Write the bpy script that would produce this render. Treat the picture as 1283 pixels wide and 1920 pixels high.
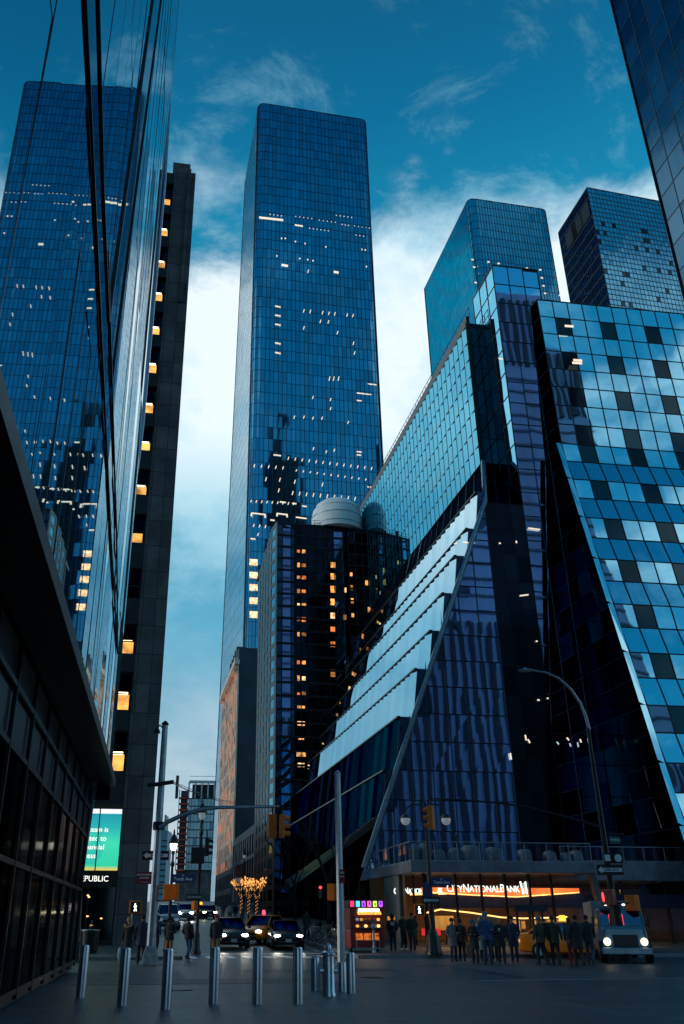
import bpy, bmesh, math, random
from mathutils import Vector, Matrix
R = math.radians
rnd = random.Random(7)
scene = bpy.context.scene
for o in list(bpy.data.objects): bpy.data.objects.remove(o)
COL = scene.collection

# ------------------------------------------------------------------ camera
CAMZ = 1.65
FPX, PX0, PY0, PITCH = 1647.0, 550.0, 906.0, R(26.4)      # focal length and principal point of the photograph (1283 x 1920)
cam = bpy.data.cameras.new('camera'); cam_o = bpy.data.objects.new('camera', cam); COL.objects.link(cam_o)
cam.sensor_fit = 'VERTICAL'; cam.sensor_height = 36.0
cam.lens = FPX / 1920 * 36
cam.shift_x = (641.5 - PX0) / 1920
cam.shift_y = -(960 - PY0) / 1920
cam.clip_start, cam.clip_end = 0.1, 5000
cam_o.location = (0, 0, CAMZ); cam_o.rotation_euler = (math.pi / 2 + PITCH, 0, 0)
scene.camera = cam_o
scene.render.resolution_x, scene.render.resolution_y = 684, 1024

# ------------------------------------------------------------------ world, sun, exposure
SUN_EL, SUN_AZ = R(14), R(-100)        # low, from the left
wd = bpy.data.worlds.new('World'); scene.world = wd; wd.use_nodes = True
wn, wl = wd.node_tree.nodes, wd.node_tree.links
wn.clear()
def W(t, **kw):
    n = wn.new(t)
    for k, v in kw.items(): setattr(n, k, v)
    return n
def ramp_of(node, stops, interp='LINEAR'):
    cr = node.color_ramp; cr.interpolation = interp
    while len(cr.elements) > 1: cr.elements.remove(cr.elements[-1])
    for i, (p, c) in enumerate(stops):
        e = cr.elements[0] if i == 0 else cr.elements.new(p)
        e.position = p
        e.color = (c if isinstance(c, tuple) else (c, c, c)) + (1,)
out = W('ShaderNodeOutputWorld'); bg = W('ShaderNodeBackground')
sky = W('ShaderNodeTexSky', sky_type='NISHITA'); sky.sun_disc = False
sky.sun_elevation = SUN_EL; sky.sun_rotation = SUN_AZ; sky.air_density = 1.2; sky.ozone_density = 3
tc = W('ShaderNodeTexCoord'); sep = W('ShaderNodeSeparateXYZ')
wl.new(tc.outputs['Generated'], sep.inputs[0])
blue = W('ShaderNodeValToRGB')                      # clear-sky colour by height above the horizon (z of the direction)
ramp_of(blue, [(0.0, (.33, .46, .54)), (.12, (.27, .46, .56)), (.30, (.10, .36, .51)), (.50, (.03, .27, .44)), (.68, (.006, .21, .37)),
               (.75, (.003, .14, .28)), (.85, (.002, .085, .185)), (1.0, (.002, .06, .15))])
wl.new(sep.outputs['Z'], blue.inputs[0])
tint = W('ShaderNodeMixRGB', blend_type='MULTIPLY'); tint.inputs[0].default_value = 1; tint.inputs[2].default_value = (.004, .010, .014, 1)
wl.new(sky.outputs[0], tint.inputs[1])
addsky = W('ShaderNodeMixRGB', blend_type='ADD'); addsky.inputs[0].default_value = 1
wl.new(blue.outputs[0], addsky.inputs[1]); wl.new(tint.outputs[0], addsky.inputs[2])
mp = W('ShaderNodeMapping'); mp.inputs['Scale'].default_value = (1, 1, 1.7); mp.inputs['Location'].default_value = (2.3, .4, 1.1)
wl.new(tc.outputs['Generated'], mp.inputs[0])
nz = W('ShaderNodeTexNoise'); nz.inputs['Scale'].default_value = 3.4; nz.inputs['Detail'].default_value = 9; nz.inputs['Roughness'].default_value = .64; nz.inputs['Distortion'].default_value = .25
wl.new(mp.outputs[0], nz.inputs['Vector'])
bias = W('ShaderNodeValToRGB')                      # how cloudy the sky is at each height
ramp_of(bias, [(0, .66), (.10, .76), (.20, .73), (.27, .62), (.34, .56), (.40, .68), (.46, .80), (.55, .95), (.60, .88), (.645, .62), (.70, .42), (.76, .33), (.84, .27), (1, .22)])
wl.new(sep.outputs['Z'], bias.inputs[0])
s1 = W('ShaderNodeMath', operation='ADD'); wl.new(nz.outputs['Fac'], s1.inputs[0]); wl.new(bias.outputs[0], s1.inputs[1])
yb = W('ShaderNodeMath', operation='MULTIPLY_ADD'); yb.inputs[1].default_value = .44; yb.inputs[2].default_value = -.16    # fewer clouds away from the far sky
wl.new(sep.outputs['Y'], yb.inputs[0])
s2 = W('ShaderNodeMath', operation='ADD'); wl.new(s1.outputs[0], s2.inputs[0]); ycl = W('ShaderNodeMath', operation='MINIMUM'); ycl.inputs[1].default_value = .0; wl.new(yb.outputs[0], ycl.inputs[0]); wl.new(ycl.outputs[0], s2.inputs[1])
cm = W('ShaderNodeMapRange'); cm.interpolation_type = 'SMOOTHSTEP'
cm.inputs['From Min'].default_value = .93; cm.inputs['From Max'].default_value = 1.18
wl.new(s2.outputs[0], cm.inputs['Value'])
cc = W('ShaderNodeValToRGB')                        # lit tops, greyer bases
ramp_of(cc, [(0, (.48, .56, .62)), (.12, (.46, .58, .66)), (.25, (.24, .47, .60)), (.40, (.34, .63, .76)), (.50, (.80, .92, .98)), (.66, (.80, .91, .97)), (.75, (.25, .45, .6)), (1, (.2, .4, .55))])
wl.new(sep.outputs['Z'], cc.inputs[0])
nz2 = W('ShaderNodeTexNoise'); nz2.inputs['Scale'].default_value = 5.5; nz2.inputs['Detail'].default_value = 7; nz2.inputs['Roughness'].default_value = .6; wl.new(mp.outputs[0], nz2.inputs['Vector'])
shd = W('ShaderNodeValToRGB'); ramp_of(shd, [(.34, (.55, .78, .88)), (.52, (1.0, 1.0, 1.0))]); wl.new(nz2.outputs['Fac'], shd.inputs[0])
ccm = W('ShaderNodeMixRGB', blend_type='MULTIPLY'); ccm.inputs[0].default_value = .85; wl.new(cc.outputs[0], ccm.inputs[1]); wl.new(shd.outputs[0], ccm.inputs[2])
mixc = W('ShaderNodeMixRGB'); wl.new(cm.outputs[0], mixc.inputs[0]); wl.new(addsky.outputs[0], mixc.inputs[1]); wl.new(ccm.outputs[0], mixc.inputs[2])
wz = W('ShaderNodeTexNoise'); wz.inputs['Scale'].default_value = 7; wz.inputs['Detail'].default_value = 10; wz.inputs['Roughness'].default_value = .68; wz.inputs['Distortion'].default_value = .35
mp2 = W('ShaderNodeMapping'); mp2.inputs['Location'].default_value = (.7, 3.1, .2); mp2.inputs['Scale'].default_value = (1, 1.6, .9); wl.new(tc.outputs['Generated'], mp2.inputs[0]); wl.new(mp2.outputs[0], wz.inputs['Vector'])
wm = W('ShaderNodeMapRange'); wm.interpolation_type = 'SMOOTHSTEP'; wm.inputs['From Min'].default_value = .50; wm.inputs['From Max'].default_value = .72; wm.inputs['To Max'].default_value = .42; wl.new(wz.outputs['Fac'], wm.inputs['Value'])
wb = W('ShaderNodeValToRGB'); ramp_of(wb, [(.3, 0.0), (.55, .6), (.70, 1.0), (.80, .55), (.9, .2)]); wl.new(sep.outputs['Z'], wb.inputs[0])
wmul = W('ShaderNodeMath', operation='MULTIPLY'); wl.new(wm.outputs[0], wmul.inputs[0]); wl.new(wb.outputs[0], wmul.inputs[1])
mixw = W('ShaderNodeMixRGB'); mixw.inputs[2].default_value = (.32, .62, .76, 1); wl.new(wmul.outputs[0], mixw.inputs[0]); wl.new(mixc.outputs[0], mixw.inputs[1])
wl.new(mixw.outputs[0], bg.inputs[0]); bg.inputs[1].default_value = 1.0
wl.new(bg.outputs[0], out.inputs[0])

sl = bpy.data.lights.new('sun', 'SUN'); sl.energy = .7; sl.angle = R(12); sl.color = (1, .86, .72)
so = bpy.data.objects.new('sun', sl); COL.objects.link(so)
sd = Vector((math.sin(SUN_AZ) * math.cos(SUN_EL), math.cos(SUN_AZ) * math.cos(SUN_EL), math.sin(SUN_EL)))
so.rotation_euler = sd.to_track_quat('Z', 'Y').to_euler()
scene.view_settings.view_transform = 'Standard'; scene.view_settings.look = 'None'
scene.view_settings.exposure = .14; scene.view_settings.gamma = 1

# ------------------------------------------------------------------ measuring helpers
def slopes(px, py):
    v = (PY0 - py) / FPX
    y = math.cos(PITCH) - v * math.sin(PITCH); z = math.sin(PITCH) + v * math.cos(PITCH)
    return (px - PX0) / FPX / y, z / y
def at(px, py, Y):
    a, b = slopes(px, py); return Vector((a * Y, Y, CAMZ + b * Y))
def az(px, py): return slopes(px, py)[0]
def zrow(py, Y): return CAMZ + slopes(0, py)[1] * Y
S = Vector((-.1628, .9867, 0)); A = Vector((.9867, .1628, 0)); UP = Vector((0, 0, 1))   # along the side street, along the avenue
def UW(u, w, z=0): return S * u + A * w + UP * z
def uof(x, y): return -.1628 * x + .9867 * y
def wof(x, y): return .9867 * x + .1628 * y
def gz(x, y):                                              # the side street climbs away from the avenue
    u = uof(x, y); return .027 * min(max(0, u - 50), 220)
CURB_U, CURB_L, CURB_R, NEAR_U = 45.4, 2.4, 10.6, 26.4
def ground_z(x, y):
    u, w = uof(x, y), wof(x, y)
    on = u < NEAR_U or (u > CURB_U and (w < CURB_L or w > CURB_R))
    return gz(x, y) + (.14 if on else .01)
def gp(px, py):                                            # where a pixel of the photograph meets the ground
    a, b = slopes(px, py); Y = 60.0
    lo, hi = 8.0, 400.0
    for i in range(50):
        Y = (lo + hi) / 2
        if CAMZ + b * Y > ground_z(a * Y, Y): lo = Y
        else: hi = Y
    return Vector((a * Y, Y, ground_z(a * Y, Y)))

# ------------------------------------------------------------------ mesh helpers
class MB:
    def __init__(s): s.v = []; s.f = []; s.m = []
    def add(s, vs, fs, m=0):
        b = len(s.v); s.v += [Vector(v) for v in vs]; s.f += [[i + b for i in f] for f in fs]; s.m += [m] * len(fs); return s
    def quad(s, *p, m=0): return s.add(p, [list(range(len(p)))], m)
    def box(s, c, size, X=None, Y=None, m=0, taper=1.0):
        X = X or Vector((1, 0, 0)); Y = Y or Vector((0, 1, 0)); Z = X.cross(Y).normalized()
        c = Vector(c); hx, hy, hz = size[0] / 2, size[1] / 2, size[2] / 2
        vs = [c + X * (x * hx * (taper if z > 0 else 1)) + Y * (y * hy * (taper if z > 0 else 1)) + Z * (z * hz) for z in (-1, 1) for y in (-1, 1) for x in (-1, 1)]
        return s.add(vs, [[0, 2, 3, 1], [4, 5, 7, 6], [0, 1, 5, 4], [2, 6, 7, 3], [1, 3, 7, 5], [0, 4, 6, 2]], m)
    def bar(s, p, q, wx, wz=None, up=UP, m=0):             # a square bar from p to q
        p, q = Vector(p), Vector(q); d = (q - p); L = d.length
        if L < 1e-6: return s
        d /= L; side = d.cross(up)
        if side.length < 1e-4: side = d.cross(Vector((1, 0, 0)))
        side.normalize(); n = side.cross(d)
        wz = wz or wx; h, k = side * wx / 2, n * wz / 2
        vs = [p - h - k, p + h - k, p + h + k, p - h + k, q - h - k, q + h - k, q + h + k, q - h + k]
        return s.add(vs, [[3, 2, 1, 0], [4, 5, 6, 7], [0, 1, 5, 4], [1, 2, 6, 5], [2, 3, 7, 6], [3, 0, 4, 7]], m)
    def prism(s, poly, z0, z1, m=0, cap=True, zf=None):
        n = len(poly)
        vs = [Vector((p[0], p[1], z0)) for p in poly] + [Vector((p[0], p[1], zf(p) if zf else z1)) for p in poly]
        fs = [[i, (i + 1) % n, (i + 1) % n + n, i + n] for i in range(n)]
        if cap: fs += [list(range(n))[::-1], list(range(n, 2 * n))]
        return s.add(vs, fs, m)
    def tube(s, pts, r, n=8, m=0, cap=True):
        pts = [Vector(p) for p in pts]; rs = r if isinstance(r, (list, tuple)) else [r] * len(pts)
        b = len(s.v); ref = None
        for i, p in enumerate(pts):
            d = (pts[min(i + 1, len(pts) - 1)] - pts[max(i - 1, 0)]).normalized()
            if ref is None: ref = d.cross(UP) if abs(d.z) < .95 else d.cross(Vector((0, 1, 0)))
            ref = (ref - d * ref.dot(d)).normalized(); o = d.cross(ref)
            for k in range(n):
                t = 2 * math.pi * (k + .5) / n; s.v.append(p + (ref * math.cos(t) + o * math.sin(t)) * rs[i])
        for i in range(len(pts) - 1):
            for k in range(n):
                s.f.append([b + i * n + k, b + i * n + (k + 1) % n, b + (i + 1) * n + (k + 1) % n, b + (i + 1) * n + k]); s.m.append(m)
        if cap:
            s.f.append([b + k for k in range(n)][::-1]); e = b + (len(pts) - 1) * n
            s.f.append([e + k for k in range(n)]); s.m += [m, m]
        return s
    def lathe(s, prof, c=(0, 0, 0), n=16, m=0):            # prof: (radius, z) from bottom to top
        return s.tube_prof([Vector(c) + UP * z for r, z in prof], [max(r, .0005) for r, z in prof], n, m)
    def tube_prof(s, pts, rs, n, m):
        b = len(s.v)
        for p, r in zip(pts, rs):
            for k in range(n):
                t = 2 * math.pi * (k + .5) / n; s.v.append(p + Vector((math.cos(t), math.sin(t), 0)) * r)
        for i in range(len(pts) - 1):
            for k in range(n):
                s.f.append([b + i * n + k, b + i * n + (k + 1) % n, b + (i + 1) * n + (k + 1) % n, b + (i + 1) * n + k]); s.m.append(m)
        s.f.append([b + k for k in range(n)][::-1]); e = b + (len(pts) - 1) * n; s.f.append([e + k for k in range(n)]); s.m += [m, m]
        return s
    def blob(s, c, r, n=10, k=7, m=0, rot=None):           # ellipsoid
        c = Vector(c); b = len(s.v)
        for i in range(1, k):
            ph = math.pi * i / k
            for j in range(n):
                t = 2 * math.pi * j / n
                d = Vector((r[0] * math.sin(ph) * math.cos(t), r[1] * math.sin(ph) * math.sin(t), -r[2] * math.cos(ph)))
                s.v.append(c + (rot @ d if rot else d))
        lo = len(s.v); d = Vector((0, 0, -r[2])); s.v.append(c + (rot @ d if rot else d)); d = -d; s.v.append(c + (rot @ d if rot else d))
        for i in range(k - 2):
            for j in range(n):
                s.f.append([b + i * n + j, b + i * n + (j + 1) % n, b + (i + 1) * n + (j + 1) % n, b + (i + 1) * n + j]); s.m.append(m)
        for j in range(n):
            s.f.append([lo, b + (j + 1) % n, b + j]); s.m.append(m)
            e = b + (k - 2) * n; s.f.append([lo + 1, e + j, e + (j + 1) % n]); s.m.append(m)
        return s
    def build(s, name, mats, parent=None, smooth=False, bevel=0, world=True):
        me = bpy.data.meshes.new(name)
        off = Vector(parent.location) if (parent is not None and world) else Vector((0, 0, 0))
        if parent is not None and world and parent.parent is not None: off += Vector(parent.parent.location)
        me.from_pydata([tuple(v - off) for v in s.v], [], s.f)
        for m in (mats if isinstance(mats, (list, tuple)) else [mats]): me.materials.append(m)
        if len(me.materials) > 1: me.polygons.foreach_set('material_index', s.m)
        bm = bmesh.new(); bm.from_mesh(me); bmesh.ops.recalc_face_normals(bm, faces=bm.faces) if smooth or bevel else None
        if bevel:
            bmesh.ops.bevel(bm, geom=[e for e in bm.edges if len(e.link_faces) == 2 and e.calc_face_angle(0) > .6], offset=bevel, segments=2, affect='EDGES', profile=.5)
        bm.to_mesh(me); bm.free()
        if smooth:
            me.polygons.foreach_set('use_smooth', [True] * len(me.polygons))
            try: me.set_sharp_from_angle(angle=R(42))
            except Exception: pass
        o = bpy.data.objects.new(name, me); COL.objects.link(o)
        if parent is not None: o.parent = parent
        return o
def tag(o, label=None, cat=None, group=None, kind=None):
    for k, v in (('label', label), ('category', cat), ('group', group), ('kind', kind)):
        if v: o[k] = v
    return o
def thing(name, label, cat, loc=(0, 0, 0), rz=0, group=None):
    o = bpy.data.objects.new(name, None); COL.objects.link(o); o.empty_display_size = .2
    o.location = loc; o.rotation_euler = (0, 0, rz); return tag(o, label, cat, group)
def copy_tree(o, parent=None):
    c = o.copy(); COL.objects.link(c)
    if parent is not None: c.parent = parent
    for ch in o.children: copy_tree(ch, c)
    return c
def relabel(o, label, loc=None, rz=None):
    o['label'] = label
    if loc is not None: o.location = loc
    if rz is not None: o.rotation_euler = (0, 0, rz)
    return o
def text_obj(name, body, size, mat, parent, M, depth=.02, align='LEFT', bold=0.0, width=None, shear=0):
    cu = bpy.data.curves.new(name, 'FONT'); cu.body = body; cu.size = size; cu.extrude = depth; cu.align_x = align; cu.offset = bold; cu.shear = shear
    cu.resolution_u = 3
    t = bpy.data.objects.new('tmp', cu); COL.objects.link(t)
    dg = bpy.context.evaluated_depsgraph_get(); me = bpy.data.meshes.new_from_object(t.evaluated_get(dg))
    bpy.data.objects.remove(t); bpy.data.curves.remove(cu)
    if width:
        xs = [v.co.x for v in me.vertices]; k = width / (max(xs) - min(xs))
        for v in me.vertices: v.co.x *= k
    me.transform(M); me.name = name; me.materials.clear(); me.materials.append(mat)
    o = bpy.data.objects.new(name, me); COL.objects.link(o)
    if parent is not None: o.parent = parent
    return o
def frame(o, x, up):                                        # matrix with local x along x, y along up (for flat lettering)
    x = Vector(x).normalized(); up = Vector(up).normalized(); n = x.cross(up)
    return Matrix(((x.x, up.x, n.x, o[0]), (x.y, up.y, n.y, o[1]), (x.z, up.z, n.z, o[2]), (0, 0, 0, 1)))

# ------------------------------------------------------------------ materials
def new_mat(name):
    m = bpy.data.materials.new(name); m.use_nodes = True; return m, m.node_tree.nodes, m.node_tree.links, m.node_tree.nodes['Principled BSDF']
def pm(name, col, rough=.6, metal=0, var=.25, scale=3.0, bump=0, bscale=30, spec=.5, stretch=(1, 1, 1), emit=None, estr=0):
    m, n, l, b = new_mat(name)
    b.inputs['Roughness'].default_value = rough; b.inputs['Metallic'].default_value = metal; b.inputs['Specular IOR Level'].default_value = spec
    b.inputs['Base Color'].default_value = (*col, 1)
    if var or bump:
        t = n.new('ShaderNodeTexCoord'); mp = n.new('ShaderNodeMapping'); mp.inputs['Scale'].default_value = stretch; l.new(t.outputs['Object'], mp.inputs[0])
    if var:
        z = n.new('ShaderNodeTexNoise'); z.inputs['Scale'].default_value = scale; z.inputs['Detail'].default_value = 6; z.inputs['Roughness'].default_value = .65; l.new(mp.outputs[0], z.inputs['Vector'])
        c = n.new('ShaderNodeValToRGB'); k0, k1 = 1 - var, 1 + var
        c.color_ramp.elements[0].position = .3; c.color_ramp.elements[1].position = .7
        c.color_ramp.elements[0].color = (*[min(1, x * k0) for x in col], 1); c.color_ramp.elements[1].color = (*[min(1, x * k1) for x in col], 1)
        l.new(z.outputs['Fac'], c.inputs[0]); l.new(c.outputs[0], b.inputs['Base Color'])
        rr = n.new('ShaderNodeMapRange'); rr.inputs['To Min'].default_value = max(.02, rough - .12 * min(1, rough * 2)); rr.inputs['To Max'].default_value = min(1, rough + .12 * min(1, rough * 2))
        l.new(z.outputs['Fac'], rr.inputs['Value']); l.new(rr.outputs[0], b.inputs['Roughness'])
    if bump:
        z2 = n.new('ShaderNodeTexNoise'); z2.inputs['Scale'].default_value = bscale; z2.inputs['Detail'].default_value = 4; l.new(mp.outputs[0], z2.inputs['Vector'])
        bn = n.new('ShaderNodeBump'); bn.inputs['Distance'].default_value = bump; bn.inputs['Strength'].default_value = 1; l.new(z2.outputs['Fac'], bn.inputs['Height']); l.new(bn.outputs[0], b.inputs['Normal'])
    if emit: b.inputs['Emission Color'].default_value = (*emit, 1); b.inputs['Emission Strength'].default_value = estr
    return m
def mirror_glass(name, tint, rough=.03, wob=.02, wscale=.35, stretch=(1, 1, .5), var=.12, edge=1.0):
    m, n, l, b = new_mat(name)                              # coated curtain-wall glass: tinted reflection, panes slightly out of true
    b.inputs['Metallic'].default_value = 1; b.inputs['Roughness'].default_value = rough
    b.inputs['Specular Tint'].default_value = (*[min(1, x * edge) for x in tint], 1)       # no white rim at grazing angles
    t = n.new('ShaderNodeTexCoord'); mp = n.new('ShaderNodeMapping'); mp.inputs['Scale'].default_value = stretch; l.new(t.outputs['Object'], mp.inputs[0])
    z = n.new('ShaderNodeTexNoise'); z.inputs['Scale'].default_value = wscale; z.inputs['Detail'].default_value = 2; l.new(mp.outputs[0], z.inputs['Vector'])
    bn = n.new('ShaderNodeBump'); bn.inputs['Distance'].default_value = wob; bn.inputs['Strength'].default_value = 1; l.new(z.outputs['Fac'], bn.inputs['Height']); l.new(bn.outputs[0], b.inputs['Normal'])
    g = n.new('ShaderNodeNewGeometry'); mr = n.new('ShaderNodeMapRange'); mr.inputs['To Min'].default_value = 1 - var; mr.inputs['To Max'].default_value = 1 + var
    l.new(g.outputs['Random Per Island'], mr.inputs['Value'])
    mx = n.new('ShaderNodeVectorMath'); mx.operation = 'SCALE'; mx.inputs[0].default_value = tint; l.new(mr.outputs[0], mx.inputs['Scale']); l.new(mx.outputs[0], b.inputs['Base Color'])
    return m
def glow(name, col, s, var=0, scale=2.0, stretch=(1, 1, 1), dark=(.02, .01, .005)):
    m, n, l, b = new_mat(name); b.inputs['Base Color'].default_value = (*dark, 1); b.inputs['Roughness'].default_value = .5
    b.inputs['Emission Color'].default_value = (*col, 1); b.inputs['Emission Strength'].default_value = s
    if var:
        t = n.new('ShaderNodeTexCoord'); mp = n.new('ShaderNodeMapping'); mp.inputs['Scale'].default_value = stretch; l.new(t.outputs['Object'], mp.inputs[0])
        z = n.new('ShaderNodeTexNoise'); z.inputs['Scale'].default_value = scale; z.inputs['Detail'].default_value = 4; l.new(mp.outputs[0], z.inputs['Vector'])
        r = n.new('ShaderNodeMapRange'); r.inputs['From Min'].default_value = .3; r.inputs['From Max'].default_value = .7; r.inputs['To Min'].default_value = s * (1 - var); r.inputs['To Max'].default_value = s * (1 + var)
        l.new(z.outputs['Fac'], r.inputs['Value']); l.new(r.outputs[0], b.inputs['Emission Strength'])
    return m
def clear_glass(name, tint=(.8, .9, .95), mixf=.12, rough=.02):
    m, n, l, b = new_mat(name); n.remove(b); o = n['Material Output']
    t = n.new('ShaderNodeBsdfTransparent'); t.inputs[0].default_value = (*tint, 1); g = n.new('ShaderNodeBsdfGlossy'); g.inputs['Roughness'].default_value = rough
    lw = n.new('ShaderNodeLayerWeight'); lw.inputs[0].default_value = .25; ad = n.new('ShaderNodeMath'); ad.operation = 'ADD'; ad.use_clamp = True; ad.inputs[1].default_value = mixf; l.new(lw.outputs['Fresnel'], ad.inputs[0])
    mx = n.new('ShaderNodeMixShader'); l.new(ad.outputs[0], mx.inputs[0]); l.new(t.outputs[0], mx.inputs[1]); l.new(g.outputs[0], mx.inputs[2]); l.new(mx.outputs[0], o.inputs[0]); return m

M = {}
M['asphalt'] = pm('asphalt', (.036, .066, .084), .44, var=.6, scale=.9, bump=.004, bscale=60)
M['concrete'] = pm('concrete', (.030, .050, .062), .6, var=.3, scale=.8, bump=.003, bscale=30)
def paving():
    m = pm('paving', (.046, .074, .090), .45, var=.35, scale=.8, bump=.002, bscale=40); n, l = m.node_tree.nodes, m.node_tree.links; b = n['Principled BSDF']
    t = n.new('ShaderNodeTexCoord'); mp = n.new('ShaderNodeMapping'); mp.inputs['Rotation'].default_value = (0, 0, R(-9.3)); l.new(t.outputs['Object'], mp.inputs[0])
    br = n.new('ShaderNodeTexBrick'); br.inputs['Scale'].default_value = 1; br.inputs['Brick Width'].default_value = 1.5; br.inputs['Row Height'].default_value = .75; br.inputs['Mortar Size'].default_value = .03; br.inputs['Bias'].default_value = 0
    br.inputs['Color1'].default_value = (.85, .85, .85, 1); br.inputs['Color2'].default_value = (1.25, 1.25, 1.25, 1); br.inputs['Mortar'].default_value = (.35, .35, .35, 1); l.new(mp.outputs[0], br.inputs['Vector'])
    src = b.inputs['Base Color'].links[0].from_socket; mx = n.new('ShaderNodeMixRGB'); mx.blend_type = 'MULTIPLY'; mx.inputs[0].default_value = 1; l.new(src, mx.inputs[1]); l.new(br.outputs['Color'], mx.inputs[2]); l.new(mx.outputs[0], b.inputs['Base Color']); return m
M['paving'] = paving()
M['kerb'] = pm('kerb_stone', (.22, .23, .24), .6, var=.3)
M['paint'] = pm('road_paint', (.78, .80, .80), .5, var=.3, scale=5)
M['paint_worn'] = pm('worn_paint', (.13, .16, .18), .55, var=.5, scale=4)
M['steel_dark'] = pm('dark_steel', (.018, .02, .024), .4, .6, var=.3)
M['black'] = pm('black_paint', (.008, .009, .011), .35, var=.3)
M['mull'] = pm('mullion', (.010, .016, .024), .4, .3, var=.2, scale=.5)
M['mull_light'] = pm('light_mullion', (.25, .34, .42), .35, .8, var=.2, scale=.5)
M['silver'] = pm('brushed_steel', (.55, .60, .66), .3, 1, var=.15)
M['galv'] = pm('galvanised_steel', (.30, .36, .42), .42, .85, var=.3, scale=4)
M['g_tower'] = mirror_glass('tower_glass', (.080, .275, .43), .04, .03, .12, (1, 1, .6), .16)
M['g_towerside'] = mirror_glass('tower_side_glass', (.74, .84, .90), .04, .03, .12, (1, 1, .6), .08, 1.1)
M['g_tower2'] = mirror_glass('right_tower_glass', (.11, .33, .46), .04, .03, .12, (1, 1, .6), .10)
M['g_teal'] = mirror_glass('teal_glass', (.34, .66, .80), .02, .025, .25, (1, 1, .5), .03)
M['g_blue'] = mirror_glass('blue_glass', (.40, .62, .88), .02, .014, .22, (1, 1, .3), .08)
M['g_light'] = mirror_glass('light_glass', (.62, .76, .83), .02, .03, .25, (1, 1, .5), .08)
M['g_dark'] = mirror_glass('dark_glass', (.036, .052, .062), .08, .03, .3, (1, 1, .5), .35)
M['g_darkblue'] = mirror_glass('dark_blue_glass', (.10, .18, .25), .05, .03, .3, (1, 1, .5), .2)
M['g_mid'] = mirror_glass('mid_teal_glass', (.14, .35, .48), .05, .03, .12, (1, 1, .6), .08)
M['g_up'] = mirror_glass('upper_face_glass', (.25, .56, .68), .02, .02, .25, (1, 1, .5), .06)
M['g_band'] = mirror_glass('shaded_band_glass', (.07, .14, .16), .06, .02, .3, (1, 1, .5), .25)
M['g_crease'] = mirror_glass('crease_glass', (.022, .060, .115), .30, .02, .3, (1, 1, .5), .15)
M['g_slit'] = mirror_glass('slit_glass', (.34, .56, .66), .05, .02, .3, (1, 1, .5), .25)
M['g_left'] = mirror_glass('left_wall_glass', (.72, .82, .86), .012, .012, .12, (1, 1, .2), .04)
def panelled(name, col, w, h, joint=.03, rough=.65):
    m = pm(name, col, rough, var=.5, scale=.5, bump=.004, bscale=8); n, l = m.node_tree.nodes, m.node_tree.links; b = n['Principled BSDF']
    t = n.new('ShaderNodeTexCoord'); sp = n.new('ShaderNodeSeparateXYZ'); l.new(t.outputs['Object'], sp.inputs[0]); ad = n.new('ShaderNodeMath'); ad.operation = 'ADD'; l.new(sp.outputs[0], ad.inputs[0]); l.new(sp.outputs[1], ad.inputs[1]); cb = n.new('ShaderNodeCombineXYZ'); l.new(ad.outputs[0], cb.inputs[0]); l.new(sp.outputs[2], cb.inputs[1])
    br = n.new('ShaderNodeTexBrick'); br.inputs['Scale'].default_value = 1; br.inputs['Brick Width'].default_value = w; br.inputs['Row Height'].default_value = h; br.inputs['Mortar Size'].default_value = joint; br.offset = 0
    br.inputs['Color1'].default_value = (.72, .72, .75, 1); br.inputs['Color2'].default_value = (1.3, 1.25, 1.2, 1); br.inputs['Mortar'].default_value = (.3, .3, .3, 1); l.new(cb.outputs[0], br.inputs['Vector'])
    src = b.inputs['Base Color'].links[0].from_socket; mx = n.new('ShaderNodeMixRGB'); mx.blend_type = 'MULTIPLY'; mx.inputs[0].default_value = 1; l.new(src, mx.inputs[1]); l.new(br.outputs['Color'], mx.inputs[2]); l.new(mx.outputs[0], b.inputs['Base Color']); return m
M['stone'] = panelled('dark_stone', (.10, .105, .11), 1.0, 1.9)
M['stone2'] = panelled('black_granite', (.026, .030, .036), 1.35, 1.3, .02, .4)
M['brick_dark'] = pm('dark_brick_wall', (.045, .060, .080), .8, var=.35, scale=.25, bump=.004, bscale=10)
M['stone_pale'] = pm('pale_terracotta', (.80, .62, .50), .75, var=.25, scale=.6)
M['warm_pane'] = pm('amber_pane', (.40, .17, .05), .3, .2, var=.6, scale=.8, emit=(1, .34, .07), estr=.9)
# ------------------------------------------------------------------ ground, roads, pavements
def strip(name, mat, w0, w1, us, dz, kind='structure', thick=0):
    m = MB()
    for a, b in zip(us[:-1], us[1:]):
        P = [UW(a, w0), UW(a, w1), UW(b, w1), UW(b, w0)]
        P = [Vector((p.x, p.y, gz(p.x, p.y) + dz)) for p in P]
        m.quad(*P)
        if thick:
            for i, j in ((0, 1), (1, 2), (2, 3), (3, 0)):
                m.quad(P[i], P[j], P[j] - UP * thick, P[i] - UP * thick)
    return tag(m.build(name, mat), kind=kind)
strip('ground', M['concrete'], -1500, 1500, [-1200, 50, 270, 2500], -.02)
strip('avenue_road', M['asphalt'], -500, 500, [NEAR_U - .3, CURB_U + .3], .004)
strip('street_road', M['asphalt'], CURB_L - .3, CURB_R + .3, [CURB_U + .3, 50, 270, 420], .008)
def pavement(name, w0, w1, u0, u1):
    us = [u for u in (u0, 50, 270) if u0 <= u < u1] + [u1]
    m = MB(); k = MB()
    for a, b in zip(us[:-1], us[1:]):
        P = [UW(a, w0), UW(a, w1), UW(b, w1), UW(b, w0)]; P = [Vector((p.x, p.y, gz(p.x, p.y) + .14)) for p in P]
        m.quad(*P)
        for i, j in ((0, 1), (1, 2), (2, 3), (3, 0)): m.quad(P[j], P[i], P[i] - UP * .16, P[j] - UP * .16)
    return tag(m.build(name, M['paving']), kind='structure')
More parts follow.
